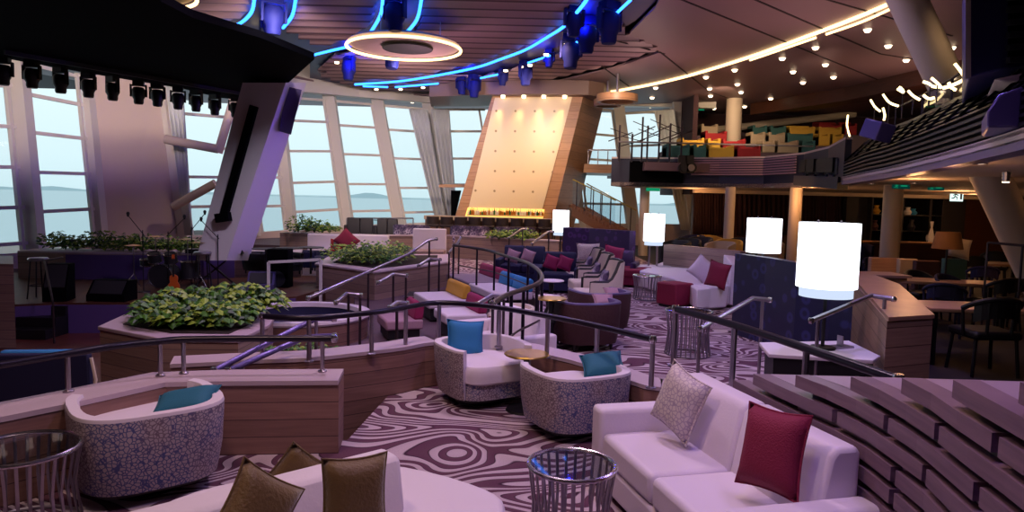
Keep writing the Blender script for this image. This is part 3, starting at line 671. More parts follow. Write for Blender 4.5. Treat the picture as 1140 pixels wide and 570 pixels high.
for lab, pts, ps, zb in (('short steel stair rail in front of the blue ring patterned screen', [(779, 366, 7.3), (838, 332, 7.9), (857, 334, 8.0)], [(779, 366, 7.3), (849, 333.5, 7.95)], 0), ('steel stair rail between the big lit lamp and the wooden booth end', [(903, 357, 6.9), (970, 329, 7.6), (995, 333, 7.5)], [(911, 354, 6.98), (985, 331.5, 7.5)], 0)):
    q = [Yp(*p) for p in pts]; handrail('stair_rail', lab, q, .026, [Yp(*p) for p in ps], zb, 'steel', 'steel', n=0, pr=.02)
# ---- slatted wall
plan = [(8, 1.3), (5.4, 1.50), (4.6, 1.62), (4.06, 1.72), (3.75, 1.81), (3.4, 1.86), (2.9, 1.84), (2.6, 1.78), (2.2, 1.72), (1.6, 1.6), (.9, 1.4)]
def wx(y):
    for (a, xa), (c, xc) in zip(plan, plan[1:]):
        if y >= c: return xa+(xc-xa)*(a-y)/(a-c)
    return plan[-1][1]
b = MB(); core = MB(); pitch = .107; rows = 16
for k in range(rows):
    zt = 1.56-k*pitch; ys = min(4.7, 5.1-(zt-.76)*4.15)
    yl = ys; first = True
    while yl > 1.1:
        ye = yl-.75; seg = 3
        for j in range(seg):
            ya = yl+(ye-yl)*j/seg; yb = yl+(ye-yl)*(j+1)/seg
            o = len(b.v); xa, xb = wx(ya), wx(yb); z0 = zt-.07
            pts = [(xa-.075, ya, z0), (xb-.075, yb, z0), (xb-.075, yb, zt), (xa-.075, ya, zt), (xa+.03, ya, z0), (xb+.03, yb, z0), (xb+.03, yb, zt), (xa+.03, ya, zt)]
            b.v += [Vector(p) for p in pts]
            b.face((o, o+1, o+2, o+3)); b.face((o+3, o+2, o+6, o+7)); b.face((o, o+4, o+5, o+1))
            if j == 0: b.face((o, o+3, o+7, o+4))
            if j == seg-1: b.face((o+1, o+5, o+6, o+2))
        # second layer, set back and staggered
        y2 = yl-.40; y3 = ye-.36
        for ya, yb in ((y2, (y2+y3)/2), ((y2+y3)/2, y3)):
            o = len(b.v); xa, xb = wx(ya), wx(yb); z0 = zt-.075-.045; z1 = zt-.045
            b.v += [Vector(p) for p in ((xa-.02, ya, z0), (xb-.02, yb, z0), (xb-.02, yb, z1), (xa-.02, ya, z1), (xa+.05, ya, z1), (xb+.05, yb, z1))]
            b.face((o, o+1, o+2, o+3)); b.face((o+3, o+2, o+5, o+4))
        yl = ye-.045
    core.cur = 0
    n_ = 8
    for j in range(n_):
        ya = ys+(1.0-ys)*j/n_; yb = ys+(1.0-ys)*(j+1)/n_; xa, xb = wx(ya)+.03, wx(yb)+.03; o = len(core.v)
        z0 = zt-pitch; core.v += [Vector(p) for p in ((xa, ya, z0), (xb, yb, z0), (xb, yb, zt), (xa, ya, zt), (xa+.26, ya, z0), (xb+.26, yb, z0), (xb+.26, yb, zt), (xa+.26, ya, zt))]
        core.cur = 0; core.face((o, o+1, o+2, o+3)); core.face((o+4, o+7, o+6, o+5)); core.cur = 1; core.face((o+3, o+2, o+6, o+7)); core.cur = 0
        if j == 0: core.face((o, o+3, o+7, o+4))
r = core.build('wall_slatted', ['dark', 'plank_top']); struct(r)
b.build('plank', 'plank_wood', r)
# ------------------------------------------------------------ plants
def leafy(b, c, n, rad, h, ls=.16, wd=.055, mats=3, upr=.6):
    c = Vector(c)
    for i in range(n):
        a = rnd.uniform(0, 2*PI); rr_ = rad*math.sqrt(rnd.random()); base = c+Vector((rr_*math.cos(a), rr_*math.sin(a), h*(1-(rr_/rad)**2*.6)*rnd.random()))
        el = rnd.uniform(.1, 1.2)*upr; az = a+rnd.uniform(-1.2, 1.2); L_ = ls*.85*rnd.uniform(.6, 1.3); W_ = wd*.85*rnd.uniform(.7, 1.3)
        d = Vector((math.cos(az)*math.cos(el), math.sin(az)*math.cos(el), math.sin(el))); s = d.cross(Vector((0, 0, 1))).normalized()
        m_ = base+d*L_*.5; tip = base+d*L_*.9-Vector((0, 0, L_*.35)); o = len(b.v)
        b.v += [base, m_-s*W_-Vector((0, 0, W_*.3)), m_+Vector((0, 0, W_*.25)), m_+s*W_-Vector((0, 0, W_*.3)), tip]
        b.cur = rnd.choice([0, 0, 1, 2][:mats+1]); b.face((o, o+1, o+2)); b.face((o, o+2, o+3)); b.face((o+1, o+4, o+2)); b.face((o+2, o+4, o+3))
def plant(label, c, n, rad, h, group=None, ls=.16, wd=.05, light=False, stems=5, name='leafy_plant'):
    t = thing(name, label, 'plant', c, 0, group); b = MB()
    leafy(b, (0, 0, .05), n, rad, h, ls, wd); b.build('foliage', ['leaf_light', 'leaf', 'leaf_dark'] if light else ['leaf', 'leaf_dark', 'leaf_light'], t)
    s = MB()
    for i in range(stems):
        a = rnd.uniform(0, 6.28); s.tube([(0, 0, -.01), (rad*.3*math.cos(a), rad*.3*math.sin(a), h*.5), (rad*.6*math.cos(a), rad*.6*math.sin(a), h*.9)], .008, 5)
    s.build('stem', 'leaf_dark', t); return t
def planter(label, poly, z0, z1, mt='fascia_wood', name='planter', rim='ledge', w_=.12, soil=True):
    cx = sum(p[0] for p in poly)/len(poly); cy = sum(p[1] for p in poly)/len(poly)
    t = thing(name, label, 'planter', (cx, cy, z0)); q = [(p[0]-cx, p[1]-cy) for p in poly]
    MB().prism(q, 0, z1-z0-.05).build('box', mt, t)
    MB().prism([(x*1.02, y*1.02) for x, y in q], z1-z0-.05, z1-z0).build('rim', rim, t, bevel=.01)
    if soil: MB().prism([(x*.78, y*.78) for x, y in q], z1-z0, z1-z0+.012).build('soil', 'soil', t)
    return t
def xy(px, py, z): p = Z(px, py, z); return (p.x, p.y)
# planter in front of the stage pit
pz = .30
pp = [xy(111, 363, pz), xy(180, 376, pz), xy(265, 377, pz), xy(298, 361, pz), xy(304, 353, pz), xy(292, 341, pz), xy(180, 340, pz), xy(140, 350, pz)]
planter('big light wood planter with white rim and lush green plants in front of the stage', pp, CZ, pz)
for i, (x, y, n, r_, h_, l) in enumerate([(190, 360, 200, .42, .22, 0), (215, 362, 220, .42, .25, 1), (245, 362, 200, .4, .22, 0), (205, 352, 180, .42, .34, 0), (235, 350, 200, .42, .34, 0), (268, 347, 230, .42, .36, 1), (290, 346, 180, .32, .3, 1), (262, 356, 150, .3, .2, 1), (180, 354, 120, .3, .3, 0)]):
    p = Z(x, y, pz); plant('broad leaved green plant in the planter in front of the stage', (p.x, p.y, pz+.012), n, r_, h_, 'plants in the planter before the stage', .24, .06, bool(l))
# round rimmed pool-like booth
zt_ = .10; dn = Z(340, 361, zt_); df = Z(337, 335, zt_)
cc = Vector(((dn.x+df.x)/2-.05, (dn.y+df.y)/2, 0)); rb = 1.1
t = thing('round_booth', 'round wood clad booth with thick white rim and dark blue hollow inside', 'booth', (cc.x, cc.y, CZ))
zz = zt_-CZ
MB().lathe([(rb-.05, 0), (rb-.02, zz-.07), (rb-.12, zz-.07), (rb-.12, 0)], 56).build('wall', 'curb_wood', t, smooth=True)
MB().lathe([(rb-.16, zz-.07), (rb, zz-.07), (rb+.02, zz-.04), (rb+.01, zz), (rb-.15, zz), (rb-.16, zz-.07)], 56).build('rim', 'white_leather', t, smooth=True)
MB().lathe([(0, .3), (rb-.4, .3), (rb-.17, zz-.35), (rb-.15, zz-.06), (rb-.13, .0), (0, 0)], 48).build('inner_lining', 'navy', t, smooth=True)
# purple lit ramp rails between
for lab, pts, ps in (('purple lit steel handrail, upper of the two sloping beside the round booth', [(238, 413, 5.75), (330, 365, 6.9), (352, 355, 7.0), (372, 355, 7.0)], [(250, 406, 5.9), (352, 355, 7.0)]), ('purple lit steel handrail, lower of the two sloping beside the round booth', [(254, 413, 5.55), (322, 383, 6.45), (342, 375, 6.55), (372, 374, 6.55)], [(270, 406, 5.75), (345, 375, 6.55)])):
    q = [Yp(*p) for p in pts]; handrail('stair_rail', lab, q, .026, [Yp(*p) for p in ps], CZ, 'purple_metal', 'steel', n=0, pr=.018)
p = Z(330, 390, .1); plant('small low green plant behind the curved low wall', (p.x, p.y+.2, -.1), 160, .5, .2, None, .14, .04)
planter('narrow sunken planter behind the curved low wall', [(p.x-.6, p.y-.12), (p.x+.6, p.y-.12), (p.x+.6, p.y+.5), (p.x-.6, p.y+.5)], CZ, -.1)
# ------------------------------------------------------------ stage
sd = -.21
sp = [xy(-60, 342, sd), xy(65, 337, sd), xy(225, 337, sd), xy(330, 330, sd)]
st = MB().prism(sp+[(sp[-1][0]+.6, 19.0), (-16, 19.0), (-16, sp[0][1])], CZ, sd).build('stage_floor', ['dark_wood']); struct(st)
a = sp[0]; 
MB().strip_wall([(x, y-.05) for x, y in sp], .04, CZ, sd-.04, 1).build('front_panel', 'stage_purple', st)
bw = [Yp(20, 300, 17.0), Yp(75, 300, 17.0), Yp(228, 300, 17.6), Yp(262, 300, 18.2), Yp(335, 300, 18.6)]
w1_ = MB().strip_wall([(q.x, q.y) for q in bw], 1.0, sd, .42, 1).build('planter_wall', 'fascia_wood'); struct(w1_)
MB().strip_wall([(q.x, q.y) for q in bw], 1.02, .42, .46, 1).build('ledge', 'ledge', w1_)
MB().strip_wall([(q.x, q.y-.06) for q in bw[1:4]], .04, sd, .40, 1).build('panel', 'stage_purple', w1_)
for i, px in enumerate([62, 76, 88, 106, 120, 134, 146, 160, 176, 190, 204, 218]):
    h_ = rnd.uniform(.28, .5); q = Yp(px, 280, 17.8); plant('green shrub in the row on top of the stage back wall', (q.x, q.y-.1, .46), 130, .3, h_, 'shrubs on the stage back wall', .2, .05, i % 3 == 1)
# pit side blocks and stairs at far left
q0 = Z(18, 388, CZ)
r = MB().prism([(q0.x-3, q0.y-.2), (q0.x, q0.y), (q0.x*1.12, q0.y*1.12), (q0.x*1.12-3, q0.y*1.12)], CZ, Yp(18, 294, q0.y).z).build('side_wall', 'fascia_wood'); struct(r)
t = thing('stage_steps', 'dark steps with thin rail beside the stage at far left', 'steps', (q0.x-.45, 12.6, CZ))
for i in range(3): MB().box((.1, .3+i*.3, (i+1)*.09), (.75, .3, (i+1)*.18)).build('step', 'dark', t)
MB().tube([(.8, -.1, .0), (.8, -.1, .75), (.0, .9, 1.4), (-.1, 1.6, 1.4)], .02, 6).build('rail', 'dark_steel', t)
def stool(label, loc, s=1, group=None):
    t = thing('bar_stool', label, 'stool', loc, rnd.uniform(0, 1), group)
    MB().lathe([(0, .72*s), (.17*s, .72*s), (.18*s, .75*s), (.16*s, .78*s), (0, .78*s)], 18).build('seat', 'steel', t, smooth=True)
    for a in range(4):
        c, s_ = math.cos(a*PI/2+.7), math.sin(a*PI/2+.7); MB().tube([(c*.13*s, s_*.13*s, .72*s), (c*.2*s, s_*.2*s, 0)], .014*s, 6).build('leg', 'dark', t)
    MB().tube([(.16*s*math.cos(k*PI/6), .16*s*math.sin(k*PI/6), .25*s) for k in range(12)], .01*s, 5, closed=True).build('foot_ring', 'dark', t)
    return t
q = Z(44, 332, sd); stool('tall backless stool with pale seat at the left of the stage', (q.x, q.y, sd), 1.05)
q = Z(226, 322, sd); stool('dark tall stool on stage right of the guitar', (q.x, q.y, sd), 1.1)
def wedge(label, loc, w_, d_, h_, rz, mt='black_matte'):
    t = thing('stage_monitor', label, 'speaker', loc, rz)
    MB().loft([(-w_/2, -d_/2, 0), (-w_/2, d_/2, 0), (-w_/2, d_/2, h_), (-w_/2, 0, h_), (-w_/2, -d_/2, h_*.3)], [(w_/2, -d_/2, 0), (w_/2, d_/2, 0), (w_/2, d_/2, h_), (w_/2, 0, h_), (w_/2, -d_/2, h_*.3)]).build('cabinet', mt, t)
    MB().loft([(-w_*.42, -d_*.47, h_*.38), (w_*.42, -d_*.47, h_*.38), (w_*.42, -d_*.06, h_*.97), (-w_*.42, -d_*.06, h_*.97)], [(-w_*.42, -d_*.49, h_*.4), (w_*.42, -d_*.49, h_*.4), (w_*.42, -d_*.08, h_*.99), (-w_*.42, -d_*.08, h_*.99)]).build('grille', 'charcoal', t)
    return t
q = Z(66, 334, sd); wedge('tall black slanted speaker box right of the pale stool', (q.x, q.y, sd), .42, .5, .72, .25)
q = Z(125, 334, sd); wedge('wide low black stage monitor in front of the drum kit', (q.x, q.y, sd), .75, .5, .4, 0)
q = Z(240, 326, sd); wedge('purple grey stage monitor at the right of the stage', (q.x+.7, q.y+.9, sd), .6, .5, .38, .2, 'purple_metal')
# drum kit
q = Z(176, 322, sd); t = thing('drum_kit', 'dark drum kit with chrome hardware in the middle of the stage', 'drum kit', (q.x, q.y+.3, sd))
def drum(c, r_, h_, rot, nm='drum'):
    M_ = Euler(rot).to_matrix(); b = MB().lathe([(0, -h_/2), (r_, -h_/2), (r_, h_/2), (0, h_/2)], 24)
    b.v = [M_@v+Vector(c) for v in b.v]; ob = b.build(nm, 'charcoal', t)
    for z in (-h_/2, h_/2):
        k = MB().tube([M_@Vector((r_*math.cos(a), r_*math.sin(a), z))+Vector(c) for a in [2*PI*i/24 for i in range(24)]], .014, 6, closed=True); k.build('hoop', 'chrome', ob)
drum((0, 0, .28), .27, .42, (PI/2, 0, 0), 'bass_drum'); drum((-.25, .05, .68), .14, .2, (.3, 0, 0), 'tom'); drum((.12, .05, .68), .14, .2, (.3, 0, 0), 'tom'); drum((.5, .2, .4), .2, .38, (0, 0, 0), 'floor_tom'); drum((-.5, .25, .55), .17, .14, (.1, 0, 0), 'snare')
for x, y, z in ((-.75, .1, .95), (.75, .15, 1.05), (-.4, .4, 1.15), (.35, .4, 1.1)):
    cy = MB().lathe([(0, .02), (.05, .02), (.2, -.01), (0, .0)], 20, (x, y, z)).build('cymbal', 'gold_metal', t, smooth=True)
    MB().tube([(x, y, z), (x, y, .3)], .012, 6).tube([(x, y, .3), (x+.2, y-.1, 0)], .01, 5).tube([(x, y, .3), (x-.2, y-.1, 0)], .01, 5).tube([(x, y, .3), (x, y+.2, 0)], .01, 5).build('stand', 'chrome', t)
def micstand(label, loc, h_, bx):
    t = thing('microphone_stand', label, 'microphone stand', loc)
    MB().tube([(0, 0, .02), (0, 0, h_)], .012, 6).tube([(-.05*bx, 0, h_-.1), (bx*.6, 0, h_+.3)], .009, 6).build('boom', 'dark', t)
    MB().lathe([(0, 0), (.14, 0), (.13, .02), (0, .03)], 16).build('base', 'dark', t)
    MB().lathe([(0, -.05), (.02, -.04), (.035, .03), (.02, .06), (0, .065)], 10, (bx*.62, 0, h_+.33)).build('microphone', 'charcoal', t, smooth=True); return t
for px, py, h_, bx, l in ((160, 325, 1.35, -.5, 'leftmost dark microphone stand among the drums'), (188, 322, 1.3, .6, 'boom microphone stand right behind the guitar'), (214, 320, 1.4, .5, 'microphone stand before the window beside the stage column'), (243, 322, 1.25, -.6, 'microphone stand standing right of the slanted column foot')):
    q = Z(px, py, sd); micstand(l, (q.x, q.y, sd), h_, bx)
q = Z(201, 324, sd); t = thing('guitar', 'orange brown guitar standing upright on the stage', 'guitar', (q.x, q.y-.3, sd), .3); t.scale = (.72, .72, .8)
bd = [(0, .02), (.12, .05), (.17, .14), (.15, .24), (.10, .30), (.12, .38), (.11, .46), (.03, .5)]
ol = bd+[(-x, z) for x, z in bd[::-1]]
MB().loft([(x, -.04, z) for x, z in ol], [(x, .04, z) for x, z in ol]).build('body', 'guitar_wood', t, bevel=.01)
MB().box((0, -.05, .7), (.045, .02, .5)).build('neck', 'dark', t); MB().box((0, -.05, .99), (.08, .02, .12)).build('headstock', 'guitar_wood', t)
t = thing('keyboard', 'long dark keyboard on a stand at the right of the drum kit', 'keyboard', (Z(222, 322, sd).x, Z(222, 322, sd).y+.9, sd), .1)
MB().box((0, 0, .8), (1.3, .32, .1)).build('case', 'dark', t); MB().box((0, -.08, .855), (1.2, .14, .012)).build('keys', 'white_paint', t)
MB().bar((-.45, 0, 0), (.45, 0, .76), .04).bar((.45, 0, 0), (-.45, 0, .76), .04).build('stand', 'dark_steel', t)
# dark blue armchair down in the pit
q = Yp(60, 420, 7.3)
t = thing('wing_chair', 'dark navy chair seen from behind with bright blue top behind the near rail', 'armchair', (q.x, 7.4, CZ), .15)
MB().box((0, 0, .25), (.92, .8, .34)).build('seat', 'navy', t, bevel=.04)
MB().loft([(-.47, -.40, .12), (.47, -.40, .12), (.47, -.44, 1.12), (-.47, -.44, 1.12)], [(-.47, -.28, .12), (.47, -.28, .12), (.47, -.34, 1.12), (-.47, -.34, 1.12)]).build('backrest', 'navy', t, bevel=.02)
MB().box((0, -.30, 1.06), (.82, .1, .16)).build('headrest', 'bolster_blue', t, bevel=.03)
for s_ in (-1, 1):
    MB().tube([(s_*.49, -.40, .2), (s_*.52, -.40, .45), (s_*.48, -.40, .62), (s_*.53, -.42, .85), (s_*.49, -.42, 1.08)], .018, 6).build('trim', 'cream', t, smooth=True)
    MB().box((s_*.42, .02, .45), (.1, .7, .28)).build('armrest', 'navy', t, bevel=.03)
for x in (-.38, .38):
    for y in (-.32, .32): MB().lathe([(0, 0), (.02, 0), (.03, .1), (0, .1)], 8, (x, y, 0)).build('leg', 'dark', t)
# ------------------------------------------------------------ framed glass display case, terrace planter 2
q = Z(328, 335, -.45)
t = thing('display_frame', 'white framed empty glass panel stand beside the middle planter', 'partition', (q.x, q.y, CZ)); 
y_ = q.y; A, B_, C_, D = [Yp(x, y, y_) for x, y in ((299, 292), (357, 289), (357, 326), (299, 331))]; o = Vector((q.x, q.y, CZ))
for i, (u, v) in enumerate(((A, B_), (B_, C_), (C_, D), (D, A))): MB().bar(u-o, v-o, .06).build('frame', 'white_paint', t)
MB().add([p-o for p in (A, B_, C_, D)], [(0, 1, 2, 3)]).build('glass_panel', 'rail_glass', t)
for p in (D, C_): MB().bar(p-o, Vector((p.x, p.y, CZ))-o, .06).build('leg', 'white_paint', t)
q = Z(338, 330, CZ); t = thing('loudspeaker', 'tall black loudspeaker standing behind the white framed panel', 'speaker', (q.x+.2, y_+.6, CZ)); MB().box((0, 0, .75), (.5, .4, 1.5)).build('cabinet', 'black_matte', t, bevel=.02); MB().lathe([(0, 0), (.17, 0), (.19, .02), (0, .02)], 24).build('woofer', 'charcoal', t, rot=(PI/2, 0, 0), loc=(0, -.2, .8))
p2 = [xy(352, 293, .35), xy(417, 302, .35), xy(464, 296, .35), xy(500, 291, .35), xy(500, 283, .35), xy(372, 283, .35)]
planter('purple lit light wood planter full of green plants in the middle of the terraces', p2, CZ, .35)
for i, (x, y) in enumerate([(380, 291), (392, 293), (405, 294), (418, 295), (431, 294), (444, 291), (398, 288), (420, 289), (436, 287)]):
    p = Z(x, y, .35); plant('bushy green plant in the middle terrace planter', (p.x, p.y, .362), 130, .42, .42, 'plants in the middle planter', .2, .05, i % 2 == 0)
# long stair handrails across the middle
def rail_px(lab, pts, ps, zb, mt='steel', r=.03, n=0, pm='dark_steel'):
    q = [Yp(*p) for p in pts]; return handrail('stair_rail', lab, q, r, [Yp(*p) for p in ps], zb, mt, pm, n=n, pr=.02)
rail_px('long light handrail rising across the middle planter', [(343, 332, 10.6), (455, 283, 14.6), (476, 268, 15.4), (486, 266, 15.5)], [(410, 303, 12.9), (478, 268, 15.4)], CZ)
rail_px('short bent light handrail in front of the purple planter side', [(421, 315, 11.4), (438, 305, 12), (453, 307, 12)], [(438, 305, 12), (452, 307, 12)], CZ)
rail_px('short bent light handrail beside the planter front corner', [(374, 337, 9.8), (386, 327, 10.2), (402, 329, 10.2)], [(388, 327, 10.2), (401, 329, 10.2)], CZ)
rail_px('light handrail on the steps left of the gold bolster bench', [(466, 296, 14), (478, 288, 14.4), (490, 289, 14.4)], [(478, 288, 14.4), (489, 289, 14.4)], CZ)
rail_px('light handrail by the narrow stairs up to the bar terrace', [(500, 281, 16.5), (510, 270, 17.2), (513, 264, 17.4)], [(500, 281, 16.5), (511, 268, 17.3)], CZ)
rail_px('bent light handrail above the patterned white sofa corner', [(531, 339, 8.9), (548, 329, 9.3), (562, 331, 9.4)], [(549, 329, 9.3), (561, 331, 9.4)], CZ)
rail_px('light handrail left of the stair opening near the curved guard rail', [(434, 343, 8.6), (442, 337, 8.9), (453, 338, 9)], [(442, 337, 8.9), (452, 338, 9)], CZ)
rail_px('light handrail right of the bar terrace plants', [(592, 271, 19), (610, 258, 20), (616, 258, 20)], [(593, 270, 19), (611, 258, 20)], 0)
rail_px('light handrail climbing behind the terrace plants to the bar', [(566, 265, 20.5), (581, 255, 21.5), (586, 255, 21.5)], [(567, 264, 20.5), (582, 255, 21.5)], 0)
# steps
for i in range(6):
    pass
t = thing('terrace_stairs', 'dark carpeted stairs climbing between the purple planter and the bolster benches', 'stairs', (Yp(446, 330, 11.4).x, 11.4, CZ), .03)
for i in range(5): MB().box((0, i*.9+.47, (i+1)*.065), (.75, .91, (i+1)*.13)).build('step', 'dark_floor', t)
for i in range(5): MB().box((0, i*.9+.0, (i+1)*.13+.005), (.8, .06, .012)).build('nosing', 'steel', t)
# ------------------------------------------------------------ arc guard rail on the carpet edge
P = [Z(505, 273, .92), Z(540, 278, .92), Z(560, 284, .9), Z(588, 293, .9), Z(602, 304, .9), Z(601, 314, .9), Z(583, 322, .9), Z(565, 328, .9), Z(548, 338, .9)]
qq = smoothpts(P, 4)
handrail('guard_rail', 'dark guard rail curving tightly around the end of the bolster bench terrace', P, .03, [qq[i] for i in range(0, len(qq), 3)], -.3, 'dark_steel', 'rail_black', n=4, pr=.022)
handrail('guard_rail', 'thin second dark rail low behind the curved guard rail', [(p.x+.12, p.y+.1, .45) for p in P], .014, [], 0, 'dark_steel', 'rail_black', n=4, pr=.02)
def bench(label, px, py, rz, L, D, seatm, bolm, zs=.12, zf=-.30, nb=1, group=None):
    c = Z(px, py, zs); t = thing('bolster_bench', label, 'bench', (c.x, c.y, zf), rz, group)
    MB().box((0, 0, zs-zf-.08), (L, D, .16)).build('seat', seatm, t, bevel=.03, seg=2)
    MB().box((0, 0, (zs-zf-.16)/2+.03), (L*.86, D*.84, zs-zf-.18)).build('base', 'dark', t)
    for k in range(nb):
        w_ = L/nb; x = -L/2+w_*(k+.5); pr_ = [(-.02, .0), (.14, 0), (.16, .22), (.10, .28), (.03, .24)]
        MB().loft([(x-w_/2+.01, D/2-.14+a_, zs-zf+b_) for a_, b_ in pr_], [(x+w_/2-.01, D/2-.14+a_, zs-zf+b_) for a_, b_ in pr_]).build('bolster', bolm, t, bevel=.03, seg=2)
    return t
bz = face_rz(-.93, -.36)
bench('white bench with mustard bolster on the lower bench terrace', 491, 329, bz, 1.2, .8, 'white_leather', 'mustard')
bench('small white bench with magenta bolster below the mustard one', 512, 346, bz, .8, .7, 'white_leather', 'magenta')
bench('grey seat bench with magenta bolster, topmost on the bench terrace', 531, 309, bz, 1.9, 1.0, 'seat_grey', 'magenta')
bench('wide white bench with two bright blue bolsters by the curved rail', 556, 320, bz, 1.7, .85, 'white_leather', 'bolster_blue', nb=2)
bench('brown bench with magenta bolster behind the guard rail posts', 445, 352, bz, .8, .6, 'cushion_pink', 'magenta', zs=.05, zf=-.30)
t = sofa('white low sofa with rounded end just behind the front facing tub armchair', (-.12, 9.35, -.30), face_rz(-.8, -.5), 1.5, .8, .14)
barrel('red tub armchair inside the curve of the dark guard rail', (.05, 10.1, -.30), face_rz(-.9, -.2), .95, None, 'red', 'crimson', base='legs')
barrel('purple cream tub armchair beyond the blue bolsters inside the curved rail', (.0, 11.6, -.30), face_rz(-.9, -.2), .9, None, 'purple_metal', 'cream', base='legs')
# ------------------------------------------------------------ chairs and tables on the carpet
barrel('brown velvet tub chair, nearest, with its back to the guard rail', (1.02, 9.55, 0), face_rz(-.35, .93), 1.0, None, 'brown_velvet', 'purple_metal', h=.66, hb=.66, base='legs')
barrel('brown velvet tub chair directly behind the nearest brown one', (1.36, 10.75, 0), face_rz(-.35, .93), 1.0, None, 'brown_velvet', 'purple_metal', h=.64, hb=.64, base='legs')
pil_at(672, 334, 9.75, .3, .22, .1, 'cushion_pink', 'small pink cushion in the nearest brown velvet tub chair', (R(-50), 0, R(10)))
pil_at(683, 326, 10.95, .3, .22, .1, 'cushion_pink', 'small pink cushion in the second brown velvet tub chair', (R(-50), 0, R(10)))
pedestal_table('round table with bronze top on a turned black pedestal by the brown chairs', (Z(612, 389, 0).x, 9.3, 0), .21, .70, 'gold_metal')
pedestal_table('small round white topped table between the dark sofas and the wing chairs', (Yp(614, 313, 11.4).x, 11.4, 0), .21, .70, 'white_leather')
pedestal_table('tiny round white table beyond the brown chairs near the wing chairs', (Yp(610, 333, 10.6).x, 10.4, 0), .17, .58, 'white_leather')
def wing(label, loc, rz, s=1.0):
    t = thing('wing_armchair', label, 'armchair', loc, rz); t.scale = (s, s, s); n = 22; b = MB(); prof = []; pip = []
    for i in range(n+1):
        k = abs(2*i/n-1); a = PI/2+1.95*(2*i/n-1); ht = .95 if k < .45 else (.95-.35*math.sin((k-.45)/.3*PI/2) if k < .75 else .60)
        xo, yo = sell(.43, .42, a, 2.8); xi, yi = sell(.35, .34, a, 2.8); lean = .10*(ht-.5)
        prof.append([(xo*.92, yo*.92, .14), (xo, yo+lean*.5, .45), (xo, yo+lean, ht), (xi, yi+lean, ht), (xi, yi, .2)]); pip.append(((xo+xi)/2, (yo+yi)/2+lean, ht+.01))
    for p in prof: b.v += [Vector(q_) for q_ in p]
    for i in range(n):
        for k in range(4): b.cur = 0; b.face((i*5+k, (i+1)*5+k, (i+1)*5+k+1, i*5+k+1))
        b.face((i*5, i*5+4, (i+1)*5+4, (i+1)*5))
    b.face([0, 1, 2, 3, 4]); b.face([n*5+k for k in range(5)][::-1]); b.build('shell', 'cream', t, smooth=True)
    MB().tube([(pip[0][0], pip[0][1], .14)]+pip+[(pip[-1][0], pip[-1][1], .14)], .03, 6).build('piping', 'dark', t, smooth=True)
    MB().box((0, -.05, .33), (.66, .66, .2)).build('seat', 'cream', t, bevel=.04, seg=2)
    for x in (-.28, .28):
        for y in (-.28, .28): MB().lathe([(0, 0), (.015, 0), (.025, .2), (0, .2)], 8, (x, y, 0)).build('leg', 'dark', t)
    return t
wz = face_rz(-.97, -.1)
for i, (px, y, l) in enumerate(((664, 12.4, 'cream wing armchair with black piping, nearest of three in a row'), (656, 13.9, 'cream wing armchair with black piping, middle of three in a row'), (648, 15.4, 'cream wing armchair with black piping, farthest of three in a row'))):
    q = Yp(px, 320, y); wing(l, (q.x, y, 0), wz)
    pillow('throw_cushion', .36, .36, .11, 'print_purple', 'purple white print cushion in the %s cream wing armchair' % ('nearest', 'middle', 'farthest')[i], (q.x+.12, y-.02, .62), (R(-15), 0, wz))
# dark sofas with pink and magenta cushions
navy_so = []
for px, y, L, l in ((622, 15.4, 1.0, 'navy sofa with two magenta cushions left of the cream wing armchairs'), (582, 17.2, 1.3, 'navy sofa with two pink cushions behind the curved guard rail')):
    q = Yp(px, 300, y); sofa(l, (q.x, y, 0), face_rz(-.15, -.98), L, .8, .14, 2 if L > 1.1 else 1, 'navy', .55, .85)
for px, py, y, mt, l in ((614, 292, 15.25, 'magenta', 'left magenta cushion on the navy sofa by the wing armchairs'), (629, 293, 15.25, 'magenta', 'right magenta cushion on the navy sofa by the wing armchairs'), (571, 285, 17.0, 'cushion_pink', 'left pink cushion on the far navy sofa'), (588, 285, 17.0, 'cushion_pink', 'right pink cushion on the far navy sofa')):
    pil_at(px, py, y, .32, .32, .1, mt, l, (R(-18), R(20), R(5)))
# patterned booth wall
w_ = MB().strip_wall([(Yp(626, 280, 19.0).x, 19.0), (Yp(655, 280, 18.6).x, 18.6), (Yp(700, 285, 17.6).x, 17.6)], .25, 0, 1.28, 1).build('booth_screen', 'ring_purple'); tag(w_, 'dark purple booth screen behind the wing armchairs', 'screen')
sofa('dark purple sofa against the booth screen left of the curved white banquette', (Yp(672, 300, 17.2).x, 17.3, 0), face_rz(-.3, -.95), 1.7, .8, .14, 2, 'ring_purple', .55, .8)
pil_at(655, 281, 16.9, .58, .45, .14, 'print_cushion', 'large pale cushion on the dark purple sofa under the booth screen', (R(-14), R(0), R(8)))
pil_at(683, 284, 17.0, .5, .45, .14, 'magenta', 'magenta cushion on the dark purple sofa under the booth screen', (R(-14), R(12), R(8)))
sofa('magenta low seat at the left end of the white banquette', (Yp(704, 305, 16.6).x, 16.7, 0), face_rz(-.3, -.95), .9, .7, 0, 1, 'crimson', .5, .45)
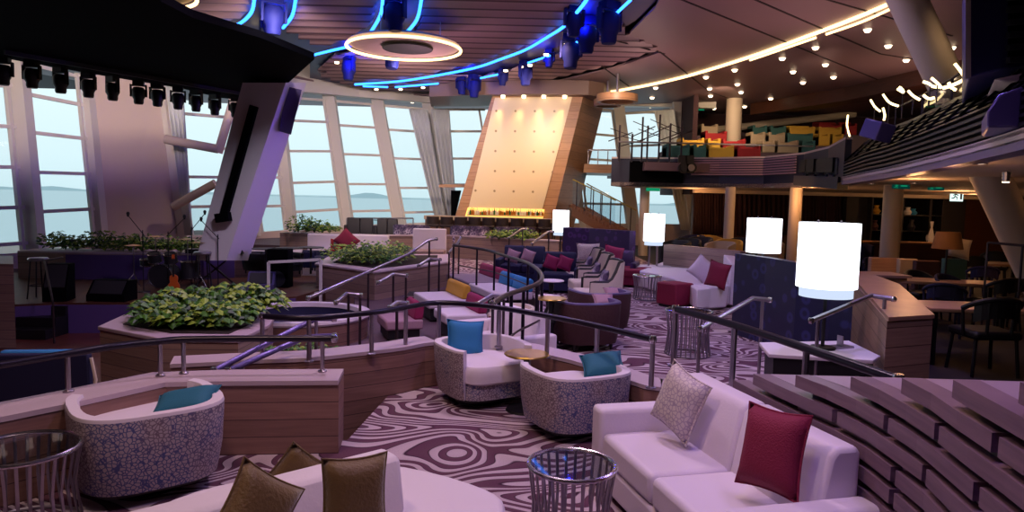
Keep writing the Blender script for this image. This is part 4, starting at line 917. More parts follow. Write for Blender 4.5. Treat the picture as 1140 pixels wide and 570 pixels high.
# curved white banquette
bc = Vector((3.35, 14.1, 0)); b = MB(); n = 14
t = thing('curved_banquette', 'curved white banquette with white and crimson cushions before the wood partition', 'sofa', (bc.x, bc.y, 0))
front = smoothpts([Z(712, 301, .44), Z(735, 306, .44), Z(760, 313, .44), Z(776, 322, .44)], 5)
back = smoothpts([Z(741, 290, .44), Z(770, 292, .44), Z(800, 300, .44), Z(813, 318, .44)], 5)
q = [(p.x-bc.x, p.y-bc.y) for p in front]+[(p.x-bc.x, p.y-bc.y) for p in back[::-1]]
MB().prism(q, .06, .44).build('seat', 'white_leather', t, bevel=.03)
MB().strip_wall([(p.x-bc.x, p.y-bc.y) for p in back], .22, .06, .86, 1).build('backrest', 'white_leather', t, bevel=.02)
e = Z(793, 346, 0); MB().box((e.x-bc.x+.02, e.y-bc.y+.25, .25), (.48, .42, .42), .5).build('end_block', 'white_leather', t, bevel=.03)
pil_at(782, 300, 13.9, .46, .46, .14, 'white_leather', 'white cushion on the curved white banquette', (R(-16), R(38), R(-15)))
pil_at(799, 306, 13.2, .46, .50, .14, 'crimson', 'crimson cushion standing on the curved white banquette', (R(-8), R(10), R(-50)))
q = Z(752, 342, 0); t = thing('ottoman', 'square magenta ottoman on dark plinth in front of the white banquette', 'ottoman', (q.x, q.y+.1, 0), .6)
MB().box((0, 0, .26), (.50, .50, .42)).build('cushion', 'crimson', t, bevel=.025); MB().box((0, 0, .025), (.42, .42, .05)).build('plinth', 'dark', t)
q = Z(722, 335, 0); drum_table('chrome cage drum table left of the magenta ottoman', (q.x, q.y+.25, 0), .29, .5, 26)
q = Z(752, 322, 0); drum_table('low chrome cage table tucked against the curve of the white banquette', (Z(745, 312, .42).x, Z(745, 312, .42).y-.35, 0), .26, .42, 24)
q = Z(771, 400, 0); drum_table('tall chrome cage drum table behind the thick handrail end', (q.x, q.y+.28, 0), .30, .60, 30)
# partition behind banquette
pw = MB().strip_wall([xy(739, 273, .95), xy(775, 276, .95), xy(824, 281, .95)], .15, 0, .93, 1).build('partition_wall', 'fascia_wood'); struct(pw); MB().strip_wall([xy(739, 273, .95), xy(775, 276, .95), xy(824, 281, .95)], .2, .93, .97, 1).build('ledge', 'fascia_wood', pw)
# ring patterned screen
sc = MB().strip_wall([(Yp(816, 330, 10.8).x, 10.8), (Yp(850, 330, 10.1).x, 10.1), (Yp(886, 330, 9.3).x, 9.3), (Yp(925, 330, 8.8).x, 8.8), (Yp(950, 330, 8.7).x, 8.7)], .14, 0, 1.25, 1).build('booth_screen', 'ring_blue'); tag(sc, 'deep blue booth screen patterned with rings behind the steel stair rails', 'screen')
# white low tables
t = thing('service_table', 'low white topped table with dark base below the big lit lamp', 'table', (*xy(912, 392, .5), 0))
c = Z(912, 392, .5); MB().prism([(p.x-c.x, p.y-c.y) for p in (Z(845, 381, .5), Z(945, 379, .5), Z(980, 396, .5), Z(972, 401, .5), Z(856, 394, .5))], .46, .5).build('table_top', 'white_leather', t, bevel=.008)
MB().prism([((p.x-c.x)*.9, (p.y-c.y)*.85) for p in (Z(845, 381, .5), Z(945, 379, .5), Z(980, 396, .5), Z(972, 401, .5), Z(856, 394, .5))], 0, .46).build('base', 'dark', t)
t = thing('menu_holder', 'small clear holder on the low white service table', 'holder', (*xy(935, 387, .5), .5), .4); MB().box((0, 0, .01), (.26, .14, .02)).build('base', 'steel', t); MB().box((0, 0, .07), (.01, .08, .12)).build('upright', 'steel', t)
# lamps with lit white shades
def lamp(label, px0, px1, py0, py1, y, zb, legs=1, low=True, sq=False):
    w_ = (px1-px0)*y/F; c = Yp((px0+px1)/2, py1, y); top = Yp((px0+px1)/2, py0, y).z; bot = c.z
    t = thing('table_lamp', label, 'lamp', (c.x, y, zb)); r_ = w_/2
    if low: lowh = (top-bot)*.13
    else: lowh = 0
    n = 40
    MB().lathe([(r_-.012, bot+lowh-zb), (r_, bot+lowh-zb), (r_, top-zb), (r_-.012, top-zb), (r_-.012, bot+lowh-zb)], n).build('lamp_shade', 'lamp_glow', t, smooth=True)
    MB().lathe([(0, top-zb-.01), (r_-.015, top-zb-.01), (r_-.015, top-zb-.004), (0, top-zb-.004)], n).build('top_diffuser', 'lamp_glow', t)
    if low: MB().lathe([(0, bot-zb), (r_*.88, bot-zb), (r_*.88, bot+lowh-zb+.01), (0, bot+lowh-zb+.01)], n).build('lower_diffuser', 'lamp_low', t, smooth=True)
    if legs == 1: MB().tube([(0, 0, .02), (0, 0, bot-zb+.02)], .02, 8).lathe([(0, 0), (.13, 0), (.12, .025), (0, .03)], 20).build('stand', 'dark', t, smooth=True)
    else:
        for s_ in (-1, 1): MB().tube([(s_*r_*.4, 0, 0), (s_*r_*.35, 0, bot-zb+.02)], .025, 8).build('leg', 'steel', t, smooth=True)
    for s_ in (-1, 1): MB().lathe([(0, top-zb), (.015, top-zb), (.01, top-zb+.03), (0, top-zb+.03)], 8, (s_*r_*.4, 0, 0)).build('finial', 'steel', t)
    return t
lamp('biggest lit white drum lamp, standing on the low white table', 887, 951, 248, 330, 7.35, .5)
lamp('lit white drum lamp half hidden behind the ring patterned screen', 831, 868, 243, 281, 11.6, .5, low=False)
lamp('tall narrow lit white lamp on two steel legs beside the wood partition', 716, 739, 238, 273, 17.2, .45, 2)
lamp('farthest lit white lamp, in front of the bar tower foot', 615, 633, 234, 262, 20.5, .45, 1)
def side_table(label, px, py, y, w_, h_, zb=0):
    c = Yp(px, py, y); t = thing('side_table', label, 'table', (c.x, y, zb)); MB().box((0, 0, h_-.02), (w_, .7, .04)).build('table_top', 'white_leather', t, bevel=.008); MB().box((0, 0, (h_-.04)/2), (w_*.8, .55, h_-.04)).build('base', 'dark', t); return t
side_table('white topped table under the tall narrow lamp', 726, 296, 17.2, .95, .45)
side_table('white topped table under the farthest lamp', 618, 281, 20.5, 1.0, .45)
side_table('white topped table behind the ring patterned screen under a lamp', 850, 310, 11.6, .7, .5)
# wooden booth wall at right
bp = [Z(988, 353, .92), Z(1039, 350, .92), Z(1000, 316, .92), Z(968, 304, .92), Z(946, 306, .92)]
r = MB().prism([(p.x, p.y) for p in bp], 0, .88).build('booth_wall', 'booth_wood'); struct(r)
MB().prism([(p.x*1.002, p.y-.01) for p in bp], .88, .92).build('top_board', 'table_wood', r)
# ------------------------------------------------------------ bar terrace
tz = .3
tl = [xy(322, 259, .75), xy(420, 262, .75), xy(500, 262, .75), xy(560, 265, .75), xy(622, 268, .75)]
r = MB().strip_wall(tl, .3, CZ, .72, 1).build('terrace_wall', 'fascia_wood'); struct(r)
MB().strip_wall([(x, y-.02) for x, y in tl], .34, .72, .76, 1).build('ledge', 'ledge', r)
struct(MB().prism([(x, y+.25) for x, y in tl]+[(5, 33.5), (-14, 31), (-13, 24)], CZ, tz).build('floor', 'terrace'))
# side run of the terrace wall towards the stage window
P0 = tl[0]; struct(MB().strip_wall([(P0[0]-.1, P0[1]+3.6), P0], .3, CZ, .74, -1).build('terrace_wall', 'fascia_wood'))
# lit white panels (sofa backs) on the fascia
for px0, px1, py0, py1, l in ((343, 433, 260, 275, 'long pale sofa back along the terrace wall above the middle plants'), (460, 497, 254, 275, 'pale white partition panel beside the narrow terrace stairs')):
    a, c = Yp(px0, (py0+py1)/2, tl[0][1]-1.2), Yp(px1, (py0+py1)/2, tl[0][1]-1.2); z1 = Yp(px0, py0, tl[0][1]-1.2).z
    t = thing('banquette', l, 'sofa' if px0 < 400 else 'partition', ((a.x+c.x)/2, a.y, CZ)); w_ = c.x-a.x
    MB().box((0, 0, (z1-CZ)/2), (w_, .2, z1-CZ)).build('backrest', 'white_leather', t, bevel=.03)
    MB().box((0, -.45, (z1-CZ)*.33), (w_, .75, (z1-CZ)*.66)).build('seat', 'white_leather' if px0 < 400 else 'fascia_wood', t, bevel=.03)
for px, py, mt, l in ((386, 268, 'crimson', 'upper red cushion on the pale sofa above the middle plants'), (378, 277, 'red', 'lower red cushion on the pale sofa above the middle plants')):
    pil_at(px, py, tl[0][1]-1.9, .6, .55, .16, mt, l, (R(-14), R(42 if py < 270 else 5), 0))
# seats in front of that sofa
for i, px in enumerate((290, 304, 318, 334, 348, 362)):
    q = Yp(px, 290, 17.5 if i < 3 else 19.5)
    barrel(('dark round back chair, %s of the group left of the white framed panel' % ('leftmost', 'middle', 'rightmost')[i]) if i < 3 else 'dark blue tub chair in the row below the pale terrace sofa, %s' % ('at its left', 'in its middle', 'at its right')[i-3], (q.x, q.y, .0 if i < 3 else -.1), face_rz(rnd.uniform(-1, 1), rnd.uniform(-1, .2)), .9, None, 'dark' if i < 3 else 'navy', 'charcoal' if i < 3 else 'navy', base='legs')
struct(MB().prism([xy(262, 286, .0), xy(352, 290, .0), (Yp(352, 290, 21.5).x, 21.5), (Yp(262, 290, 21.5).x, 21.5)], CZ, -.0).build('floor', 'dark_floor'))
struct(MB().prism([xy(352, 292, -.1), xy(505, 290, -.1), (Yp(500, 290, 23.5).x, 23.5), (Yp(352, 290, 23.5).x, 23.5)], CZ, -.1).build('floor', 'dark_floor'))
for i, (px, py) in enumerate([(296, 287), (322, 287), (346, 284)]):
    q = Yp(px, py, 16.8+i*.4); t = thing('cocktail_table', 'small dark round table, %s of three left of the middle planter' % ('leftmost', 'middle', 'rightmost')[i], 'table', (q.x, q.y, 0)); MB().lathe([(0, .66), (.32, .66), (.33, .68), (0, .69)], 24).build('table_top', 'charcoal', t); MB().tube([(0, 0, 0), (0, 0, .66)], .03, 8).build('stem', 'dark', t)
# plants on the terrace wall
for i, px in enumerate((332, 341, 350, 359, 367)):
    q = Yp(px, 256, tl[0][1]+.15); plant('green shrub on top of the terrace wall under the sea windows', (q.x, q.y, .76), 120, .34, .62-.09*i, 'shrubs at the left end of the terrace wall', .2, .05, i > 2)
for i, px in enumerate((555, 566, 578, 588)):
    q = Yp(px, 262, tl[3][1]-.3); plant('yellow green fern on the terrace wall in front of the bar', (q.x, q.y+.3, .7), 120, .34, .3, 'ferns on the terrace wall before the bar', .2, .045, True)
# bar tower
ft = [Yp(549, 104, 27.5), Yp(650, 104, 27.0), Yp(616, 243, 27.0), Yp(507, 240, 27.5)]
bk = [Yp(560, 104, 30.5), Yp(675, 104, 29.5), Yp(641, 243, 29.5), Yp(520, 240, 30.5)]
for L_ in (ft, bk):
    for i in (0, 1): L_[i] = L_[i]+(L_[i]-L_[3-i])*((6.5-L_[i].z)/(L_[i].z-L_[3-i].z))
    for i in (2, 3): L_[i] = L_[i]+(L_[i]-L_[3-i])*((L_[i].z-tz)/(L_[3-i].z-L_[i].z))
tw = MB().loft(ft, bk).build('bar_tower', 'bar_wood'); struct(tw)
def onft(px, py, off=.06):
    # intersect pixel ray with the front plane of the tower
    n_ = (ft[1]-ft[0]).cross(ft[3]-ft[0]).normalized(); d_ = ray(px, py); t_ = (ft[0]-Vector((0, 0, H))).dot(n_)/d_.dot(n_); p = Vector((0, 0, H))+d_*t_
    return p+Vector((0, -off, 0))
pn = [onft(551, 109), onft(637, 108), onft(603, 236), onft(521, 234)]
MB().loft(pn, [p+Vector((0, .08, 0)) for p in pn]).build('glow_panel', 'bar_panel', tw)
sh = [onft(521, 232, .35), onft(606, 234, .35), onft(604, 246, .35), onft(517, 244, .35)]
MB().loft([onft(521, 231, .09), onft(606, 233, .09), onft(604, 246, .09), onft(517, 244, .09)], [onft(521, 231, .02), onft(606, 233, .02), onft(604, 246, .02), onft(517, 244, .02)]).build('lit_niche', 'bar_glow', tw)
for i, t_ in enumerate((.0, .55)):
    a, c = onft(521, 239+6*t_*2, .3), onft(604, 241+6*t_*2, .3); MB().bar(a, c, .25, .03).build('shelf', 'bar_wood', tw)
bt = None
for k in range(44):
    px = 522+k*1.9; p = onft(px, 239+(px-521)*.02, .3); hh = rnd.uniform(.16, .27)
    b = MB().lathe([(0, 0), (.035, 0), (.035, hh*.6), (.013, hh*.78), (.013, hh), (0, hh)], 8)
    o = b.build('bottle', rnd.choice(['bottle_amber', 'bottle_amber', 'bottle_clear', 'bottle_green']), smooth=True); o.location = p+Vector((0, 0, .016)); tag(o, 'small bottle on the glowing shelf behind the bar counter', 'bottle', 'bottles on the glowing bar shelf')
# dark opening on the tower side and left doorway
MB().loft([Yp(625, 210, 27.7), Yp(637, 213, 28.5), Yp(631, 227, 28.5), Yp(619, 225, 27.7)], [p+Vector((.05, 0, 0)) for p in (Yp(625, 210, 27.8), Yp(637, 213, 28.5), Yp(631, 227, 28.5), Yp(619, 225, 27.8))]).build('side_niche', 'dark_wood', tw)
dd_ = [Yp(502, 212, 29.5), Yp(513, 212, 29.5), Yp(506, 243, 29.5), Yp(502, 243, 29.5)]
o = MB().loft(dd_, [p+Vector((0, .3, 0)) for p in dd_]).build('dark_banner', 'black_matte'); tag(o, 'narrow black panel just left of the bar tower', 'panel')
o = MB().bar(Yp(489, 207, 29), Yp(520, 207, 29), .3, .12).build('trim_4', 'bar_wood'); struct(o)
# tower top soffit
zs_ = 5.95
struct(MB().prism([(Yp(478, 110, 28).x, 28), (Yp(540, 110, 27.1).x, 27.1), (Yp(600, 110, 26.6).x, 26.6), (Yp(655, 110, 26.5).x, 26.5), (Yp(672, 110, 27).x, 27), (Yp(680, 110, 29).x, 29), (Yp(480, 110, 31).x, 31)], zs_, 6.48).build('ceiling', 'bar_soffit'))
for i, px in enumerate((560, 583, 605, 628)):
    c = onft(px, 112, .25); c.z = zs_-.05; t = thing('downlight', 'warm downlight washing the bar tower panel', 'downlight', c, group='downlights above the bar tower'); MB().lathe([(0, -.05), (.07, -.05), (.09, .1), (0, .1)], 12).build('housing', 'down_glow', t)
# oval pendants right of the tower
for (x, y, w_, l) in ((687, 112, .72, 'upper oval wooden drum ceiling pendant right of the bar tower'), (676, 117, .5, 'lower oval wooden drum ceiling pendant right of the bar tower')):
    c = Yp(x, y, 25 if w_ > .6 else 26.5); t = thing('drum_pendant', l, 'ceiling lamp', c); MB().lathe([(w_*.8, -.05), (w_, -.05), (w_, .2), (w_*.8, .2), (w_*.8, -.05)], 40).build('ring', 'bar_wood', t, smooth=True); MB().lathe([(0, .1), (w_*.8, .1), (w_*.8, .16), (0, .16)], 32).build('diffuser', 'bar_wood', t); MB().tube([(0, 0, .1), (0, 0, 6.49-c.z)], .05, 8).build('rod', 'steel', t)
# bar counter
t = thing('bar_counter', 'long pale topped bar counter in front of the glowing tower', 'bar counter', (Yp(550, 245, 25).x, 25, tz)); o = Vector(t.location)
A = [Yp(472, 240, 25.6), Yp(540, 243, 25.0), Yp(632, 247, 24.6)]
ctz = 1.34
MB().strip_wall([(p.x-o.x, p.y-o.y) for p in A], .8, ctz-tz-.14, ctz-tz, 1).build('counter_top', 'tan', t)
MB().strip_wall([(p.x-o.x, p.y-o.y+.35) for p in A], .4, 0, ctz-tz-.09, 1).build('counter_front', 'brown_front', t)
MB().tube([(p.x-o.x, p.y-o.y+.25, .2) for p in A], .025, 6).build('foot_rail', 'gold_metal', t)
def barstool(label, loc, rz, mt, group=None):
    t = thing('bar_stool', label, 'stool', loc, rz, group)
    MB().box((0, 0, .72), (.44, .44, .08)).build('seat', mt, t, bevel=.03)
    b = MB(); n = 10
    pr = [( .22*math.cos(a), .22*math.sin(a)+.02) for a in [PI*(.05+.9*i/n) for i in range(n+1)]]
    b.strip_wall(pr, .04, .78, 1.04, 1); b.build('backrest', mt, t)
    for a in range(4):
        c, s_ = math.cos(a*PI/2+PI/4), math.sin(a*PI/2+PI/4); MB().tube([(c*.2, s_*.2, .7), (c*.26, s_*.26, 0)], .018, 6).build('leg', 'dark', t)
    MB().tube([(.22*math.cos(k*PI/6), .22*math.sin(k*PI/6), .28) for k in range(12)], .012, 5, closed=True).build('foot_ring', 'gold_metal', t); return t
bs = None
for i in range(10):
    px = 482+i*15.5; q = Yp(px, 250, 24.3+.03*(13-i)*.5)
    if bs is None: bs = barstool('dark bar stool with curved back in the row along the bar counter', (q.x, q.y, tz), PI+.0, 'stool_brown', 'bar stools along the counter')
    else: dup(bs, (q.x, q.y, tz), PI+rnd.uniform(-.2, .2))
# terrace chairs with purple print
def easy(label, loc, rz, mt, s=1.0, group=None):
    return barrel(label, loc, rz, s, group, mt, mt, h=.80, hb=.95, base='legs')
for i, (px, l) in enumerate(((449, 'leftmost'), (466, 'second from the left'), (513, 'third from the left'), (533, 'fourth from the left'), (562, 'fifth from the left'), (584, 'rightmost'))):
    q = Yp(px, 254, 23.45); easy('purple and white print armchair at the bar terrace edge, '+l, (q.x, q.y+.2, tz), face_rz(0, 1), 'print_purple', .82)
for i, (px, w_, l) in enumerate(((403, 1.2, 'dark low two seat sofa at the left end of the bar terrace'), (433, 1.0, 'dark low sofa between the windows and the first print armchair'))):
    q = Yp(px, 252, 26.5); sofa(l, (q.x, q.y, tz), PI, w_, .8, .12, 2, 'charcoal', .6, .88)
q = Yp(421, 252, 26.6); pedestal_table('slim dark table between the two dark terrace sofas', (q.x, q.y, tz), .2, .8, 'dark', True)
# glass balustrade on terrace
t = thing('glass_railing', 'glass railing with steel top rail behind the dark terrace sofas', 'railing', (Yp(385, 250, 28).x, 28, tz)); o = Vector(t.location)
A = [Yp(386, 243, 27.8), Yp(460, 243, 28.2)]
MB().tube([p-o for p in A], .03, 6).build('rail', 'steel', t); MB().add([A[0]-o, A[1]-o, Vector((A[1].x, A[1].y, tz+.05))-o, Vector((A[0].x, A[0].y, tz+.05))-o], [(0, 1, 2, 3)]).build('glass_panel', 'rail_glass', t)
for k in range(5): p = A[0].lerp(A[1], k/4)-o; MB().tube([p, (p.x, p.y, 0)], .025, 6).build('post', 'steel', t)
# stairs right of the tower
t = thing('curved_staircase', 'wooden staircase with glass sides and glowing handrail right of the bar tower', 'stairs', (Yp(640, 230, 25).x, 25, 0)); o = Vector(t.location)
def stairrun(p, q, dy, w_=1.3, n=12):
    b = MB()
    for i in range(n):
        a = p.lerp(q, i/n); c = p.lerp(q, (i+1)/n); b.box(((a.x+c.x)/2-o.x, (a.y+c.y)/2-o.y+w_/2, a.z-.06), (abs(c.x-a.x)+.06, w_, .1))
    b.build('treads', 'stair_wood', t)
    MB().loft([p-o+Vector((0, -.04, -.42)), q-o+Vector((0, -.04, -.42)), q-o+Vector((0, -.04, .06)), p-o+Vector((0, -.04, .06))], [p-o+Vector((0, .04, -.42)), q-o+Vector((0, .04, -.42)), q-o+Vector((0, .04, .06)), p-o+Vector((0, .04, .06))]).build('stringer', 'stair_wood', t)
    MB().add([p-o+Vector((0, -.05, .05)), q-o+Vector((0, -.05, .05)), q-o+Vector((0, -.05, .9)), p-o+Vector((0, -.05, .9))], [(0, 1, 2, 3)]).build('glass_panel', 'rail_glass', t)
    MB().tube([p-o+Vector((0, -.05, .93)), q-o+Vector((0, -.05, .93))], .022, 6).build('rail', 'gold_metal', t)
    for k in range(5): c = p.lerp(q, (k+.5)/5)-o; MB().tube([c+Vector((0, -.05, 0)), c+Vector((0, -.05, .93))], .02, 6).build('post', 'dark_steel', t)
stairrun(Yp(637, 228, 26), Yp(684, 253, 24.4), 0)
stairrun(Yp(652, 231, 27.5), Yp(707, 262, 26.2), 0)
o_ = MB().prism([(Yp(650, 190, 28.5).x, 28.5), (Yp(700, 190, 28.5).x, 28.5), (Yp(700, 190, 31.5).x, 31.5), (Yp(645, 190, 31.5).x, 31.5)], 3.15, 3.5).build('landing', 'bar_wood'); struct(o_)
t = thing('glass_railing', 'glass railing on the upper landing between bar tower and balcony', 'railing', (Yp(655, 190, 28.5).x, 28.5, 3.5)); o = Vector(t.location)
A = [Yp(655, 167, 28.4), Yp(688, 167, 28.4)]; MB().tube([p-o for p in A], .03, 6).build('rail', 'steel', t); MB().add([A[0]-o, A[1]-o, Vector((A[1].x-o.x, A[1].y-o.y, .02)), Vector((0, A[0].y-o.y, .02))], [(0, 1, 2, 3)]).build('glass_panel', 'rail_glass', t)
for k in range(4): p = A[0].lerp(A[1], k/3)-o; MB().tube([p, (p.x, p.y, 0)], .02, 6).build('post', 'steel', t)
# ------------------------------------------------------------ balcony
BP = [(680, 26.5), (690, 26.4), (740, 26), (800, 25.2), (850, 24.2), (893, 22), (920, 19.6), (938, 16.9), (961, 14.5), (985, 12.75), (1010, 11.1), (1045, 9.25), (1080, 7.85), (1115, 6.75), (1140, 6.1), (1200, 5.2), (1300, 4.2), (1450, 3.4)]
TOPZ = {7: 3.50, 8: 3.60, 9: 3.58, 10: 3.58, 11: 3.56, 12: 3.54, 13: 3.52, 14: 3.5, 15: 3.4, 16: 3.3, 17: 3.3}
def yb(px): return interp(px, BP)
BPW = [(Yp(px, 205, y).x, y) for px, y in BP]
ZB, ZT = 2.6, 3.45
sof = MB().prism(BPW+[(28, 3), (28, 29.5), (BPW[0][0]+1.0, 29.5)], ZB, ZB+.14).build('balcony_slab', 'wall_paint'); struct(sof)
i9 = 7
lo = BPW[i9:]
inn = []
for k, p in enumerate(lo):
    a, c = lo[max(k-1, 0)], lo[min(k+1, len(lo)-1)]; d_ = Vector((c[0]-a[0], c[1]-a[1], 0)).normalized(); inn.append(Vector((-d_.y, d_.x, 0)))
lov = [[], []]
def lrow(f, z0=None):
    """point of the front surface at height fraction f: upright lower part, upper part leaning back"""
    out = []
    for k, p in enumerate(lo):
        zt = TOPZ[k+i9]; z = ZB+(zt-ZB)*f; off = 0 if f < .52 else .42*(f-.52)/.48
        q_ = Vector((p[0], p[1], z))+inn[k]*off; out.append(q_)
    return out
b = MB()
for k in range(12):
    r0, r1 = lrow((k+.18)/12), lrow((k+.62)/12)
    for a, c, e, g in zip(r0, r0[1:], r1[1:], r1):
        w_ = Vector((0, 0, 0)); n0 = .07
        b.loft([a, c, e, g], [p+inn[0]*n0 for p in (a, c, e, g)])
fb = MB()
for f0, f1 in ((0, .52), (.52, 1)):
    r0, r1 = lrow(f0), lrow(f1); 
    for k in range(len(lo)-1):
        o_ = .06; A_ = [r0[k]+inn[k]*o_, r0[k+1]+inn[k+1]*o_, r1[k+1]+inn[k+1]*o_, r1[k]+inn[k]*o_]
        fb.loft(A_, [r0[k]+inn[k]*.14, r0[k+1]+inn[k+1]*.14, r1[k+1]+inn[k+1]*.14, r1[k]+inn[k]*.14])
bf = fb.build('balcony_front', 'black_matte'); struct(bf)
b.build('louvers', 'louver', bf)
MB().strip_wall([(x-.04, y-.04) for x, y in lo], .2, ZB-.06, ZB+.02, 1).build('bottom_edge', 'purple_metal', bf)
rt = lrow(1.0); b = MB()
for a, c in zip(rt, rt[1:]): b.bar(a, c, .08, .05)
b.build('top_edge', 'dark_steel', bf)
b = MB()
for k in range(1, 9):
    for t_ in (0, .5):
        lo_, hi_ = lrow(.55), lrow(1.0); b.bar(lo_[k-1].lerp(lo_[k], t_), hi_[k-1].lerp(hi_[k], t_), .05, .06)
b.build('rib', 'black_matte', bf)
# left straight section
le = BPW[:i9+1]
bf2 = MB().strip_wall(le, .15, ZB, 3.62, 1).build('balcony_front', 'balcony_navy'); struct(bf2)
MB().strip_wall(le, .16, 3.62, 3.68, 1).build('top_edge', 'wall_paint', bf2)
seg = [(Yp(px, 180, yb(px)-.1).x, yb(px)-.1) for px in (770, 800, 850, 886)]
l2 = MB()
for k in range(7):
    z = 3.02+.58*(k+.5)/7
    for (x0, y0), (x1, y1) in zip(seg, seg[1:]): l2.bar((x0, y0, z), (x1, y1, z), .05, .045)
l2.build('louvers', 'cushion_pink', bf2)
a, c = Yp(700, 188, yb(700)-.3), Yp(762, 188, yb(762)-.3); MB().box(((a.x+c.x)/2, (a.y+c.y)/2, 3.12), (c.x-a.x, .3, .75)).build('screen_box', 'black_matte', bf2)
# follow-spot equipment on the balcony front
eq = thing('camera_platform', 'dark platform with black stage cameras on the balcony corner', 'equipment', (*BPW[6], ZB)); o = Vector(eq.location)
a, c = Yp(884, 190, yb(884)-.5), Yp(933, 190, yb(933)-.5)
MB().loft([a-o+Vector((0, 0, -.45)), c-o+Vector((0, 0, -.45)), c-o+Vector((0, 0, -.15)), a-o+Vector((0, 0, -.15))], [a-o+Vector((.5, .5, -.45)), c-o+Vector((.5, .5, -.45)), c-o+Vector((.5, .5, -.15)), a-o+Vector((.5, .5, -.15))]).build('tray', 'balcony_navy', eq)
for i, t_ in enumerate((.25, .45, .7, .85)):
    p = a.lerp(c, t_)-o+Vector((.2, .2, .15)); b = MB(); b.box(p, (.34, .5, .36)); b.lathe([(0, -.3), (.12, -.3), (.12, .1), (0, .1)], 12, p+Vector((0, -.3, .05))); b.tube([p, p-Vector((0, 0, .45))], .04, 6); b.build('camera', 'dark', eq)
for px, y, l in ((768, 25.2, 'round faced dark stage light on the left end of the balcony front'), (760, 25.2, 'small dark stage light beside the round faced one on the balcony front')):
    c = Yp(px, 187, y); t = thing('stage_spotlight', l, 'stage light', c); MB().lathe([(0, -.2), (.17, -.2), (.2, .2), (0, .2)], 18).build('head', 'dark', t, smooth=True, rot=(PI/2, 0, 0)); MB().box((0, .1, .3), (.3, .1, .3)).build('bracket', 'dark', t)
    MB().lathe([(0, 0), (.12, 0), (.12, .03), (0, .03)], 16).build('lens', 'steel' if px > 765 else 'charcoal', t, rot=(PI/2, 0, 0), loc=(0, -.2, 0))
q = Yp(988, 147, yb(988)-.1); t = thing('loudspeaker', 'purple box loudspeaker hanging on the louvered balcony front', 'speaker', (q.x-.25, q.y-.15, q.z)); MB().box((0, 0, 0), (.42, .34, .32), M=Euler((.3, .1, .5)).to_matrix()).build('cabinet', 'purple_metal', t, bevel=.02); MB().box((0.1, .18, .0), (.08, .3, .08)).build('bracket', 'dark', t)
# glass with neon squiggles above the louvers
t = thing('glass_railing', 'glass balustrade above the louvered balcony front', 'railing', (*lo[0], ZT)); o = Vector(t.location)
up = [((p+inn[k]*.1).x, (p+inn[k]*.1).y) for k, p in enumerate(rt) if 1 <= k <= 5]
for i, ((x0, y0), (x1, y1)) in enumerate(zip(up, up[1:])):
    MB().add([(x0-o.x, y0-o.y, .04), (x1-o.x, y1-o.y, .04), (x1-o.x, y1-o.y, .55), (x0-o.x, y0-o.y, .55)], [(0, 1, 2, 3)]).build('glass_panel', 'rail_glass', t)
    MB().tube([(x0-o.x, y0-o.y, .04), (x0-o.x, y0-o.y, .57)], .02, 6).build('post', 'dark_steel', t)
MB().tube([(x-o.x, y-o.y, .57) for x, y in up], .025, 6).build('rail', 'dark_steel', t)
NE = [([(944, 128), (943, 140), (946, 152)], 18.2, 'leftmost'), ([(969, 111), (974, 119), (980, 124)], 14.8, 'second'), ([(983, 105), (990, 114), (1000, 118)], 13.4, 'third'), ([(1001, 97), (1004, 99), (1006, 103), (999, 99)], 12.6, 'small knot'), ([(1011, 101), (1017, 107), (1024, 111)], 12.0, 'fifth'), ([(983, 120), (985, 128), (984, 134)], 14, 'lower left'), ([(968, 133), (971, 139)], 15.4, 'tiny lower'),
      ([(1028, 91), (1034, 93), (1038, 96), (1045, 97)], 11.2, 'upper middle'), ([(1028, 106), (1034, 110), (1040, 109)], 11, 'lower middle'), ([(1037, 87), (1044, 93), (1048, 98)], 10.6, 'slanted'), ([(1056, 92), (1060, 98), (1064, 100)], 9.8, 'short right'), ([(1050, 98), (1060, 95), (1073, 88), (1070, 80), (1063, 71)], 9.4, 'hooked rightmost')]
for pts, y, l in NE:
    y = yb(pts[0][0])+.62; q = smoothpts([Yp(a_, b_, y) for a_, b_ in pts], 4); c = q[0]
    t = thing('neon_squiggle', 'warm glowing neon squiggle above the balcony louvers, '+l+' one', 'neon light', c)
    MB().tube([p-c for p in q], .022, 6).build('tube', 'led_neon', t, smooth=True)
    m_ = q[len(q)//2]-c; MB().tube([m_, (m_.x, m_.y, ZT+.1-c.z)], .01, 5).build('stem', 'dark_steel', t)
# big angular dark boxes at the top right
def boxpx(name, label, pts, y, dy, mt, cat, zlift=None):
    A = [Yp(px, py, y) for px, py in pts]; t = MB().loft(A, [p+Vector((.6*dy, dy, 0)) for p in A]).build(name, mt, bevel=.02); tag(t, label, cat); return t
bx = boxpx('projector_housing', 'huge dark blue speaker housing cut by the top right corner', [(1079, -60), (1230, -60), (1230, 55), (1112, 78), (1079, 86)], 7.6, 2.0, 'screen_blue', 'housing')
MB().loft([Yp(x, y, 7.56) for x, y in ((1075, -60), (1081, -60), (1081, 86), (1075, 88))], [Yp(x, y, 7.66) for x, y in ((1075, -60), (1081, -60), (1081, 86), (1075, 88))]).build('edge_strip', 'column_paint', bx)
b = MB()
for k in range(9): b.bar(Yp(1122, -45+k*14, 7.5), Yp(1230, -52+k*14, 7.5), .06, .06)
b.build('grille', 'charcoal', bx)
MB().loft([Yp(x, y, 7.55) for x, y in ((1122, -60), (1230, -60), (1230, 50), (1122, 72))], [Yp(x, y, 7.62) for x, y in ((1122, -60), (1230, -60), (1230, 50), (1122, 72))]).build('grille_back', 'black_matte', bx)
